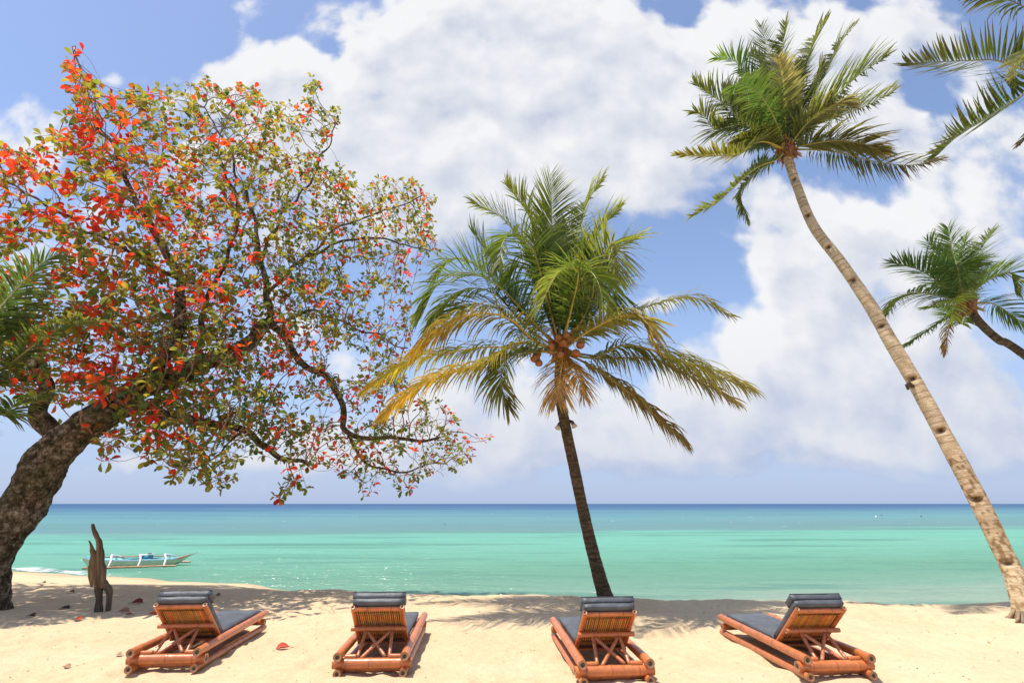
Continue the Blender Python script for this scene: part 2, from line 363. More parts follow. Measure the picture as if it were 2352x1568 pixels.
# ------------------------------------------------------------------ sea
def dist_at(y): return ground(1176, y, WATER).y
def sea_material():
    m, t, out = mat('sea_water'); oc = objco(t)
    sp = t.new('ShaderNodeSeparateXYZ'); t.link(oc, sp.inputs[0]); x, y, _ = sp.outputs
    yc = t.math('MAXIMUM', y, 5.0)
    yadj = t.math('MAXIMUM', 6.0, t.math('SUBTRACT', yc, t.math('MULTIPLY', x, .17)))
    # depth runs with the distance from shore; s = k / y is even in depth of reef
    s = t.math('DIVIDE', 14.0, yadj)
    lx = t.math('DIVIDE', x, yc); ly = t.math('LOGARITHM', yc, 2.718)
    lv = t.xyz(t.math('MULTIPLY', lx, 2.0), t.math('MULTIPLY', ly, 5.0))
    nA = t.noise(lv, 1.3, 4, .55); nB = t.noise(t.xyz(t.math('MULTIPLY', lx, 6.0), t.math('MULTIPLY', ly, 42.0)), 1.0, 5, .65)
    # real-size streaks
    nC = t.noise(t.vec('MULTIPLY', oc, (.09, .5, 1)), 1.0, 5, .62)
    sd = t.math('ADD', s, t.math('MULTIPLY', t.math('SUBTRACT', nA, .5), .12))
    sd = t.math('MULTIPLY', sd, t.math('ADD', 1.0, t.math('MULTIPLY', t.math('SUBTRACT', nB, .5), .35)))
    Y = lambda yy_: min(1.0, 14.0 / dist_at(yy_))
    stops = [(0.0, (.03, .07, .185)), (Y(1164), (.04, .095, .215)), (Y(1174), (.085, .19, .25)), (Y(1190), (.115, .25, .265)), (Y(1208), (.12, .225, .235)), (Y(1218), (.12, .235, .225)),
             (Y(1228), (.14, .365, .275)), (Y(1248), (.145, .365, .27)), (Y(1278), (.135, .335, .235)), (Y(1308), (.12, .285, .19)), (Y(1342), (.135, .285, .195)), (Y(1366), (.18, .305, .225)), (Y(1392), (.24, .325, .245))]
    c = t.ramp(sd, stops)
    c = t.mix(t.math('MULTIPLY', t.sstep(nB, .48, .75), t.sstep(s, .02, .22, .55, .12)), c, (.03, .13, .2))
    c = t.mix(t.math('MULTIPLY', t.sstep(nC, .5, .8), .3), c, (.07, .26, .16))
    nD = t.noise(t.xyz(t.math('MULTIPLY', lx, 1.6), t.math('MULTIPLY', ly, 9.0)), 1.0, 5, .6)
    c = t.mix(t.math('MULTIPLY', t.sstep(nD, .5, .68), t.sstep(s, .12, .3, .2, .75)), c, (.075, .21, .15))
    c = t.mix(t.math('MULTIPLY', t.sstep(t.noise(t.vec('MULTIPLY', oc, (.35, 1.7, 1)), 1.0, 4, .65), .45, .75), .3), c, (.08, .22, .17))
    # reef strip, darker and greyer to the left
    # breaking flecks over the reef, foam at the beach
    fl = t.noise(t.vec('MULTIPLY', oc, (.35, .5, 1)), 1.0, 3, .75)
    band = t.math('MULTIPLY', t.sstep(y, 45, 75), t.sstep(y, 130, 260, 1.0, 0.0))
    fleck = t.math('MULTIPLY', t.sstep(fl, .70, .75), band)
    far = t.noise(t.vec('MULTIPLY', oc, (.02, .03, 1)), 1.0, 4, .8)
    fleck = t.math('MAXIMUM', fleck, t.math('MULTIPLY', t.sstep(far, .72, .75), .5))
    c = t.mix(fleck, c, (.85, .9, .9))
    w1 = t.noise(t.vec('MULTIPLY', oc, (.55, 1.5, 1)), 1.0, 5, .6); w2 = t.noise(t.vec('MULTIPLY', oc, (2.2, 5.5, 1)), 1.0, 4, .6)
    h = t.math('ADD', w1, t.math('MULTIPLY', w2, .35))
    st = t.math('DIVIDE', 1.0, t.math('ADD', 1.0, t.math('DIVIDE', yc, 140.0)))
    b = t.new('ShaderNodeBump'); t.put(b.inputs['Strength'], st); b.inputs['Distance'].default_value = .3; t.link(h, b.inputs['Height'])
    df = t.new('ShaderNodeBsdfDiffuse'); t.link(c, df.inputs[0]); t.link(b.outputs[0], df.inputs[2])
    gl = t.new('ShaderNodeBsdfGlossy'); gl.inputs['Roughness'].default_value = .14; t.link(b.outputs[0], gl.inputs['Normal'])
    ms = t.new('ShaderNodeMixShader'); ms.inputs[0].default_value = .14
    t.link(df.outputs[0], ms.inputs[1]); t.link(gl.outputs[0], ms.inputs[2]); t.link(ms.outputs[0], out.inputs[0]); return m
wm = MB()
wx = [-30000, -3000, -300, -60, 0, 60, 300, 3000, 30000]; wy = [8, 14, 30, 80, 300, 1500, 8000, 40000]
for yv in wy:
    for xv in wx: wm.v.append((xv, yv, WATER)); wm.c.append((1, 1, 1))
for j in range(len(wy) - 1):
    for i in range(len(wx) - 1):
        a = j * len(wx) + i; wm.f.append([a, a + 1, a + 1 + len(wx), a + len(wx)]); wm.m.append(0)
sea = wm.build('sea', sea_material()); sea['kind'] = 'structure'
# foam of the small wave running up the left of the beach
fm, t, out = mat('sea_foam'); oc = objco(t)
n = t.noise(oc, 3.5, 6, .7); n2 = t.noise(t.vec('MULTIPLY', oc, (.5, 1.4, 1)), 1.0, 4, .6)
tp = t.new('ShaderNodeBsdfTransparent'); ms = t.new('ShaderNodeMixShader')
cov = t.math('MULTIPLY', t.sstep(t.math('ADD', n, t.math('MULTIPLY', t.math('SUBTRACT', n2, .5), .8)), .4, .55), tint(t))
t.link(cov, ms.inputs[0]); t.link(tp.outputs[0], ms.inputs[1]); t.link(principled(t, (.82, .85, .83), .7, .2), ms.inputs[2]); t.link(ms.outputs[0], out.inputs[0])
fb_ = MB(); rows = []
for i in range(70):
    x = -26 + i * .2
    # waterline: where the sand meets the sea
    y0 = 12.0
    while float(sand_base(np.array(x), np.array(y0))) > WATER and y0 < 40: y0 += .04
    rows.append((x, y0))
for i, (x, y0) in enumerate(rows):
    w = interp(x, [-26, -18, -15.5, -12.5, -10.5], [.7, .6, .4, .12, .02]) * (1 + .35 * math.sin(i * .7) * math.sin(i * .23))
    for k, (o_, cc) in enumerate(((-.25, 0), (.05, 1), (.45 * w + .1, 1), (w + .4, 0))):
        cc *= interp(x, [-16, -12.8], [1, 0])
        fb_.v.append((x, y0 + o_, max(WATER + .012, float(sand_base(np.array(x), np.array(y0 + o_))) + .02))); fb_.c.append((cc, cc, cc))
for i in range(len(rows) - 1):
    for k in range(3): a = i * 4 + k; fb_.f.append([a, a + 4, a + 5, a + 1]); fb_.m.append(0)
fo = fb_.build('sea_foam', fm); fo['kind'] = 'stuff'
fo['label'] = 'thin white foam of a small wave on the shore left of the driftwood'; fo['category'] = 'foam'

# ------------------------------------------------------------------ bamboo loungers
ORANGE = (.53, .16, .048)
def bamboo(mb, a, b, r, nodes=4, c=ORANGE, seg=14, hollow=True, seed=0, ph=.5, bend=0.0):
    a = Vector(a); b = Vector(b); L = (b - a).length; q = random.Random(seed)
    ts = {0.0: 0, 1.0: 0}; npos = [(k + ph + q.uniform(-.12, .12)) / nodes for k in range(nodes)] if nodes else []
    for p in npos:
        if not .03 < p < .97: continue
        e = .012 / L
        ts[p - 2.5 * e] = 0; ts[p - e] = 1; ts[p] = 2; ts[p + e] = 1; ts[p + 2.5 * e] = 0
    for k in range(1, 10): ts.setdefault(k / 10, 0)
    T = sorted(ts); pts = []; rad = []; kinds = []
    for t in T:
        p = a.lerp(b, t); p.z += bend * math.sin(math.pi * t); pts.append(p)
        rad.append(r * (1 + (.0, .05, .02)[ts[t]]) * lerp(1.02, .97, t)); kinds.append(ts[t])
    sh = q.uniform(.88, 1.1)
    def cf(i, k, p):
        v = sh * (1 + .16 * noise.noise(p * 5 + Vector((seed, 0, 0)))); 
        if kinds[i] == 2: v *= .55
        return tuple(x * v for x in c)
    tube(mb, pts, rad, seg, cf, cap=not hollow)
    if hollow:                                     # sawn ends: pale rim and a dark bore
        for end, sgn in ((0, -1), (len(pts) - 1, 1)):
            t = (b - a).normalized() * sgn; u, w = frame_for(t); p0 = pts[end]; R0 = rad[end]
            ring = lambda rr, off: [p0 + t * off + (u * math.cos(2 * math.pi * k / seg) + w * math.sin(2 * math.pi * k / seg)) * rr for k in range(seg)]
            vs = ring(R0 * .995, .001) + ring(R0 * .5, .002) + ring(R0 * .42, -.02)
            cs = [(.42, .19, .085)] * seg + [(.33, .16, .075)] * seg + [(.13, .075, .04)] * seg
            fs = [(j * seg + k, j * seg + (k + 1) % seg, (j + 1) * seg + (k + 1) % seg, (j + 1) * seg + k) for j in (0, 1) for k in range(seg)]
            fs.append(tuple(2 * seg + k for k in range(seg)))
            mb.add(vs, fs, cs)
def rounded_box(mb, ax, o, sx, sy, sz, r, c, puff=0.0, seedv=0, nx_=10, ny_=8, nz_=3):
    """soft box: o corner-centre frame; ax = (x, y, z) axes, half sizes; edges rounded by r, faces puffed"""
    X, Y, Z = ax; vs = []; fs = []; key = {}
    def pt(i, j, k):
        if (i, j, k) in key: return key[(i, j, k)]
        u = Vector((lerp(-sx, sx, i / nx_), lerp(-sy, sy, j / ny_), lerp(-sz, sz, k / nz_)))
        core = Vector((max(-sx + r, min(sx - r, u.x)), max(-sy + r, min(sy - r, u.y)), max(-sz + r, min(sz - r, u.z))))
        d = u - core
        if d.length > 1e-9: u = core + d.normalized() * r
        pf = puff * (1 - (u.x / sx) ** 2) * (1 - (u.y / sy) ** 2) if puff else 0
        u.z += pf * (1 if k == nz_ else (-1 if k == 0 else 0)) + (.006 * noise.noise(u * 9 + Vector((seedv, 3, 1))) if puff else 0)
        u.y += .004 * noise.noise(u * 14 + Vector((seedv, 7, 1))) if puff else 0
        vs.append(o + X * u.x + Y * u.y + Z * u.z); key[(i, j, k)] = len(vs) - 1; return len(vs) - 1
    for i in range(nx_):
        for j in range(ny_):
            fs.append((pt(i, j, 0), pt(i, j + 1, 0), pt(i + 1, j + 1, 0), pt(i + 1, j, 0)))
            fs.append((pt(i, j, nz_), pt(i + 1, j, nz_), pt(i + 1, j + 1, nz_), pt(i, j + 1, nz_)))
    for i in range(nx_):
        for k in range(nz_):
            fs.append((pt(i, 0, k), pt(i + 1, 0, k), pt(i + 1, 0, k + 1), pt(i, 0, k + 1)))
            fs.append((pt(i, ny_, k), pt(i, ny_, k + 1), pt(i + 1, ny_, k + 1), pt(i + 1, ny_, k)))
    for j in range(ny_):
        for k in range(nz_):
            fs.append((pt(0, j, k), pt(0, j, k + 1), pt(0, j + 1, k + 1), pt(0, j + 1, k)))
            fs.append((pt(nx_, j, k), pt(nx_, j + 1, k), pt(nx_, j + 1, k + 1), pt(nx_, j, k + 1)))
    mb.add(vs, fs, c)
def make_lounger(x, y, yaw, label, sd):
    global ORANGE
    ORANGE = tuple(v * k for v, k in zip((.53, .16, .048), {100: (1, 1, 1), 200: (.9, .92, .95), 300: (1.08, 1.02, .9), 400: (1.02, 1.1, 1.2)}[sd]))
    root = empty('beach_lounger', (x, y, 0), label, 'sun lounger', 'bamboo beach loungers in a row on the sand', yaw)
    V = Vector
    dz = {}
    for s in (-1, 1):
        m_ = MB(); bamboo(m_, (s * .36, -.035, .205), (s * .362, 1.96, .238), .047, 5, seed=sd + s); m_.build('side_rail', M_bamboo, root)
        m_ = MB(); bamboo(m_, (s * .352, -.03, .044), (s * .35, 2.0, .045), .043, 5, mixc(ORANGE, (.4, .14, .05), .3), seed=sd + 5 + s, ph=.7); m_.build('skid', M_bamboo, root)
    m_ = MB(); bamboo(m_, (-.425, .075, .118), (.425, .075, .118), .053, 3, seed=sd + 9); m_.build('crossbar', M_bamboo, root)
    m_ = MB(); bamboo(m_, (-.40, 1.88, .135), (.40, 1.88, .135), .043, 3, seed=sd + 11); m_.build('crossbar', M_bamboo, root)
    m_ = MB(); bamboo(m_, (-.33, .13, .055), (.33, .13, .055), .035, 2, mixc(ORANGE, (.3, .1, .04), .5), seed=sd + 12); m_.build('stretcher', M_bamboo, root)
    for s in (-1, 1):                              # split pieces that wedge the crossbar under the rail
        m_ = MB(); bamboo(m_, (s * .18, .085, .182), (s * .308, .085, .182), .024, 0, seed=sd + 14 + s, seg=10, hollow=False); m_.build('wedge', M_bamboo, root)
    # slatted seat under the mattress
    m_ = MB()
    for k in range(22):
        xx = -.29 + k * .58 / 21; bamboo(m_, (xx, .64, .185), (xx, 1.93, .205), .0115, 3, mixc(ORANGE, (.25, .09, .035), .45), seg=6, hollow=False, seed=sd + 30 + k)
    m_.build('seat_slats', M_bamboo, root)
    # backrest in its own inclined frame
    A = V((0, .665, .215)); Tt = V((0, .150, .660)); U = (Tt - A).normalized(); N = V((0, U.z, -U.y)); X = V((1, 0, 0))
    if N.z < 0: N = -N
    LB = (Tt - A).length
    on = lambda xx, s, n=0.0: X * xx + A + U * s + N * n
    for s in (-1, 1):
        m_ = MB(); bamboo(m_, on(s * .283, -.02), on(s * .280, LB + .005), .026, 2, seed=sd + 60 + s); m_.build('back_stile', M_bamboo, root)
    m_ = MB(); bamboo(m_, on(-.27, LB - .035, .002), on(.27, LB - .035, .002), .025, 2, seed=sd + 63); m_.build('top_bar', M_bamboo, root)
    m_ = MB(); bamboo(m_, on(-.325, .335, -.052), on(.325, .335, -.052), .026, 2, mixc(ORANGE, (.4, .14, .06), .4), seed=sd + 64); m_.build('support_bar', M_bamboo, root)
    m_ = MB()
    for k in range(22):
        xx = -.243 + k * .486 / 21
        bamboo(m_, on(xx, .01, .012), on(xx + rnd.uniform(-.003, .003), LB - .05, .012), .0082, 3, tuple(v * rnd.uniform(.75, 1.15) for v in (.70, .32, .09)), seg=7, hollow=False, seed=sd + 70 + k)
    for s in (.1, LB - .11):                      # lashing twine across the slats
        for k in range(21):
            xx = -.2315 + k * .486 / 21; tube(m_, [on(xx, s - .011, -.002), on(xx, s + .011, -.002)], .006, 5, (.06, .04, .02))
    tube(m_, [on(-.25, .1, .022), on(.25, .1, .022)], .012, 6, (.3, .13, .05)); tube(m_, [on(-.25, LB - .11, .022), on(.25, LB - .11, .022)], .012, 6, (.3, .13, .05))
    m_.build('back_slats', M_bamboo, root)
    # prop struts standing on the crossbar and the crossed pair between them
    top = lambda xx: on(xx, .325, -.075)
    for s in (-1, 1):
        m_ = MB(); bamboo(m_, (s * .175, .105, .165), top(s * .15), .019, 2, mixc(ORANGE, (.5, .2, .1), .5), seg=9, seed=sd + 110 + s, hollow=False); m_.build('prop_strut', M_bamboo, root)
    for s in (-1, 1):
        m_ = MB(); bamboo(m_, (s * .13, .1 + .02 * s, .165), top(-s * .135), .019, 2, mixc(ORANGE, (.5, .2, .1), .5), seg=9, seed=sd + 114 + s, hollow=False); m_.build('cross_brace', M_bamboo, root)
    GREY = (.085, .09, .10)
    m_ = MB(); rounded_box(m_, (X, U, N), A + U * (LB / 2 + .008) + N * .062, .292, LB / 2 + .026, .032, .014, GREY, .006, sd); m_.build('back_mattress', M_cushion, root)
    m_ = MB(); rounded_box(m_, (X, U, N), A + U * (LB - .045) + N * .130, .304, .082, .034, .014, GREY, .008, sd + 2); hp = m_.build('head_pillow', M_cushion, root)
    m_ = MB(); pc_ = A + U * (LB - .045) + N * .130
    for a_, b_ in ((-.078, .031), (.078, .031), (.078, -.031), (-.078, -.031)):
        tube(m_, [pc_ + X * x_ + U * a_ + N * b_ for x_ in np.linspace(-.3, .3, 13)], .0055, 5, (.04, .042, .047))
    m_.build('piping', M_cushion, hp)
    sU = V((0, 1, .018)).normalized(); sN = V((0, -.018, 1))
    m_ = MB(); rounded_box(m_, (X, sU, sN), V((0, 1.315, .247)), .286, .63, .036, .022, GREY, .014, sd + 4); m_.build('seat_mattress', M_cushion, root)
    return root
LG = [(-3.924, 6.587, .072, 'bamboo lounger nearest the driftwood post, its grey mattress seen from behind on the left', 100),
      (-1.534, 6.369, .055, 'bamboo lounger with a plump rolled grey head pillow, second along from the driftwood post', 200),
      (1.095, 6.162, .078, 'bamboo lounger standing right in front of the foot of the dark central palm', 300),
      (3.517, 6.302, .074, 'bamboo lounger on open sand between the central palm and the tall pale palm', 400)]
for (x, y, a, lb, sd) in LG:
    o = make_lounger(x, y, a, lb, sd)
    o.location.z = np.mean([sand_z(x + .2 * q, y + .6 * q + .3) for q in (-1, 0, 1)]) - .005

# ------------------------------------------------------------------ coconut palms
GREEN = (.14, .225, .045); YEL = (.58, .42, .06); ORA = (.72, .43, .07); BRN = (.20, .11, .05); DGR = (.08, .15, .036); TAN = (.42, .26, .14)
def frond(parent, base, pts, leaf=.8, c0=GREEN, c1=None, n=64, seed=0, hang=.35, width=.036, vee=.25, wind=Vector((.12, 0, 0)), rach=.028, start=.16, ragged=.24, rc=(.30, .25, .06), roll=0.0, thin=1.0, grp=None):
    q = random.Random(seed); c1 = c1 or c0
    P_, L = spline([base] + pts, 34); mb = MB()
    rad = [lerp(rach, .005, (i / 33) ** .8) for i in range(34)]
    rad[0] *= 1.7; rad[1] *= 1.4
    tube(mb, P_, rad, 6, lambda i, k, p: tuple(x * (1 if i < 20 else .9) for x in mixc(rc, c1, max(0, (i - 6) / 40))), 1)
    up = Vector((0, 0, 1)); hz_ = P_[-1] - P_[0]; hz_.z = 0
    if hz_.length < .2: hz_ = Vector((0, -1, 0))
    hz_.normalize()
    for i in range(n):
        t = start + (1 - start) * ((i + q.uniform(-.3, .3)) / (n - 1)); t = min(.995, max(start, t))
        f_ = t * 33; j = min(32, int(f_)); p = P_[j].lerp(P_[j + 1], f_ - j); T = (P_[j + 1] - P_[j]).normalized()
        N = up - T * T.z
        if N.length < .35: N = N - hz_ * (.35 if T.z > 0 else -.35)
        N = (N - T * N.dot(T)).normalized(); S = T.cross(N).normalized()
        if roll: S = (Matrix.Rotation(roll, 3, T) @ S); N = (Matrix.Rotation(roll, 3, T) @ N)
        prof = interp(t, [start, start + .12, .45, .75, .93, 1.0], [.45, .8, 1.0, .82, .5, .34])
        ang = R(interp(t, [start, .4, .8, 1], [66, 58, 42, 22]))
        for s in (-1, 1):
            if q.random() > thin: continue
            ln = leaf * prof * q.uniform(1 - ragged, 1 + ragged)
            d = (S * s * math.sin(ang) + T * math.cos(ang) + N * (vee + q.uniform(-.2, .2)) + T * q.uniform(-.14, .14)).normalized()
            hg = hang * q.uniform(.5, 1.5)
            pts_ = [p.copy()]; dd = d.copy(); st = ln / 4
            for k in range(4):
                dd = (dd + (-up * hg + wind * q.uniform(.4, 1.6)) * (.16 + .16 * k)).normalized(); pts_.append(pts_[-1] + dd * st)
            wv = T - dd * T.dot(dd) + dd.cross(N) * .35 * s; wv = wv.normalized() if wv.length > .05 else S
            W0 = width * q.uniform(.8, 1.15) * (.75 + .25 * prof)
            w_ = [W0 * .45, W0, W0 * .9, W0 * .55, W0 * .06]
            fold = dd.cross(wv).normalized() * (W0 * .2)
            vs = []
            for k in range(5):
                a_ = wv * (w_[k] * .5); vs += [pts_[k] - a_ + fold * (w_[k] / W0), pts_[k] + a_ - fold * (w_[k] / W0)]
            fs = [(2 * k, 2 * k + 1, 2 * k + 3, 2 * k + 2) for k in range(4)]
            br = q.uniform(.72, 1.22); cc = mixc(c0, c1, max(0, min(1, (t - .2) * 1.15 + q.uniform(-.2, .2))))
            tip = mixc(cc, BRN if q.random() < .35 else mixc(cc, YEL, .4), .5)
            cs = []
            for k in range(5):
                c_ = mixc(cc, tip, (k / 4) ** 2); cs += [tuple(x * br for x in c_)] * 2
            mb.add(vs, fs, cs, 0)
    o = mb.build('frond', [M_palm, M_petiole], parent, smooth=False)
    return o
def palm_trunk(parent, pts, rad, material, root, notches=(), ringstep=.11, ringamp=.035, seg=36, flare=.25, step=.03, tintf=None):
    P_, L = spline(pts, 40); n = int(L / step); P_, L = spline(pts, n)
    rr = [interp(i / (n - 1), np.linspace(0, 1, len(rad)), rad) for i in range(n)]
    mb = MB(); vs = []; cs = []; a = None
    camp = Vector((0, 0, CAMH))
    for i in range(n):
        T = (P_[min(i + 1, n - 1)] - P_[max(i - 1, 0)]).normalized(); s = L * i / (n - 1)
        if a is None: a, b = frame_for(T, Vector((0, 1, 0)))
        else: a = (a - T * a.dot(T)).normalized(); b = a.cross(T)
        saw = ((s + .02 * noise.noise(P_[i] * 3)) % ringstep) / ringstep
        r0 = rr[i] * (1 + ringamp * (saw - .5)) * (1 + flare * math.exp(-s / .22))
        for k in range(seg):
            th = 2 * math.pi * k / seg; dv = a * math.cos(th) + b * math.sin(th); p = P_[i] + dv * r0
            rr_ = r0 * (1 + .05 * noise.noise(p * 2.3) + .028 * noise.noise(p * 9))
            if s < 2.2: rr_ *= 1 + .06 * (1 - s / 2.2) * noise.noise(Vector((p.x * 12, p.y * 12, p.z * 5)))
            c = (.6, .55, .5) if saw < .14 else ((.88, .86, .84) if noise.noise(p * 6) > .25 else (1, 1, 1))
            for (ns, nd) in notches:                # climbing notches cut on the side facing the beach
                e = s - ns
                if -.12 < e < .02:
                    lat = (dv - nd * dv.dot(nd)).length; fac = dv.dot(nd)
                    if fac > 0 and lat < .8:
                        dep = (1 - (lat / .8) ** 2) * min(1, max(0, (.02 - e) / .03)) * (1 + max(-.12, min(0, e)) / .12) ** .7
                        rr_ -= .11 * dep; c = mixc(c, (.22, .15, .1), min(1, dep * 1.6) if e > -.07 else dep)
            vs.append(P_[i] + dv * rr_)
            cs.append(tintf(c, s, L, p) if tintf else c)
    fs = [(i * seg + k, i * seg + (k + 1) % seg, (i + 1) * seg + (k + 1) % seg, (i + 1) * seg + k) for i in range(n - 1) for k in range(seg)]
    fs += [tuple((n - 1) * seg + k for k in range(seg))]
    mb.add(vs, fs, cs)
    return mb.build('trunk', material, parent), P_, L
def crown_fibre(parent, c, axis, r, h, seed, colr=(.2, .1, .05), n=70):
    """ragged husk of old stalk bases round the growing point"""
    q = random.Random(seed); mb = MB(); a, b = frame_for(axis)
    tube(mb, [c - axis * h * .55, c - axis * .2 * h, c + axis * .25 * h, c + axis * .8 * h], [r * .9, r * 1.3, r * 1.1, r * .4], 14, tuple(x * .7 for x in colr), 0, True, .25, 9)
    for k in range(n):
        th = q.uniform(0, 6.28); d = a * math.cos(th) + b * math.sin(th); p = c + axis * q.uniform(-.5, .35) * h + d * r * .8
        e = p + d * r * q.uniform(.5, 1.3) + axis * q.uniform(-.5, .5) * h
        tube(mb, [p, p.lerp(e, .6) + axis * .03, e], [.028, .02, .003], 5, tuple(x * q.uniform(.6, 1.7) for x in colr))
    return mb.build('crown_fibre', M_wood, parent)
def make_palm(name_loc, label, base, trunk_pts, rad, tmat, crown_at, fr_list, conv, Yc, kw, group='coconut palms along the beach', notches=(), trunk_kw={}, dk=1.0):
    root = empty('coconut_palm', base, label, 'palm tree', group)
    tw = lambda p: Vector(p) - Vector(base)
    L_pts = [tw(p) for p in trunk_pts]
    # notch places (arc length and facing) from their points on the trunk
    ns = []
    if notches:
        P_, L = spline(trunk_pts, 400)
        for npt in notches:
            i = min(range(400), key=lambda k: (P_[k] - npt).length); T = (P_[min(399, i + 1)] - P_[max(0, i - 1)]).normalized()
            d = (Vector((0, 0, CAMH)) - P_[i]); d = d + Vector((-.8, 0, 0)) * d.length * .2; d = (d - T * d.dot(T)).normalized(); ns.append((L * i / 399, d))
    palm_trunk(root, L_pts, rad, tmat, root, ns, **trunk_kw)
    for i, (pts, k2) in enumerate(fr_list):
        kk = dict(kw); kk.update(k2); b_off = kk.pop('b', 0)
        W_ = []
        for p in pts:
            d = (p[2] if len(p) > 2 else 0.0) * dk
            x, y = conv(p[0], p[1]); W_.append(tw(at(x, y, Yc + d)))
        frond(root, tw(crown_at), W_, seed=100 + i, **kk)
    return root

# --- the central palm
c3 = lambda x, y: (816.6 + .41674 * x, 375.7 + .41674 * y)
YC = 9.9
pc_base = on_sand(1392, 1372); pc_base.z -= .05
crown_c = at(1288, 806, YC)
tp_ = [(1390, 1369), (1366, 1284), (1342, 1184), (1321, 1084), (1300, 984), (1286, 904)]
trunk_c = [pc_base] + [at(x, y, lerp(pc_base.y, YC, (i + 1) / 7)) for i, (x, y) in enumerate(tp_[1:])] + [crown_c]
rad_c = [16.5, 14.3, 13.2, 12.6, 12.2, 12.0, 12.0]
rad_c = [r * mpp(p) for r, p in zip(rad_c, trunk_c)]
GY_ = dict(c0=(.14, .22, .042), c1=(.36, .36, .06)); YF = dict(c0=(.24, .26, .05), c1=YEL, rc=(.5, .33, .07)); OF = dict(c0=(.44, .40, .07), c1=ORA, rc=(.5, .3, .07))
BF = dict(c0=(.18, .16, .05), c1=(.36, .22, .08), rc=(.32, .2, .07)); DF = dict(c0=(.62, .36, .08), c1=(.58, .36, .18), rc=(.55, .3, .07))
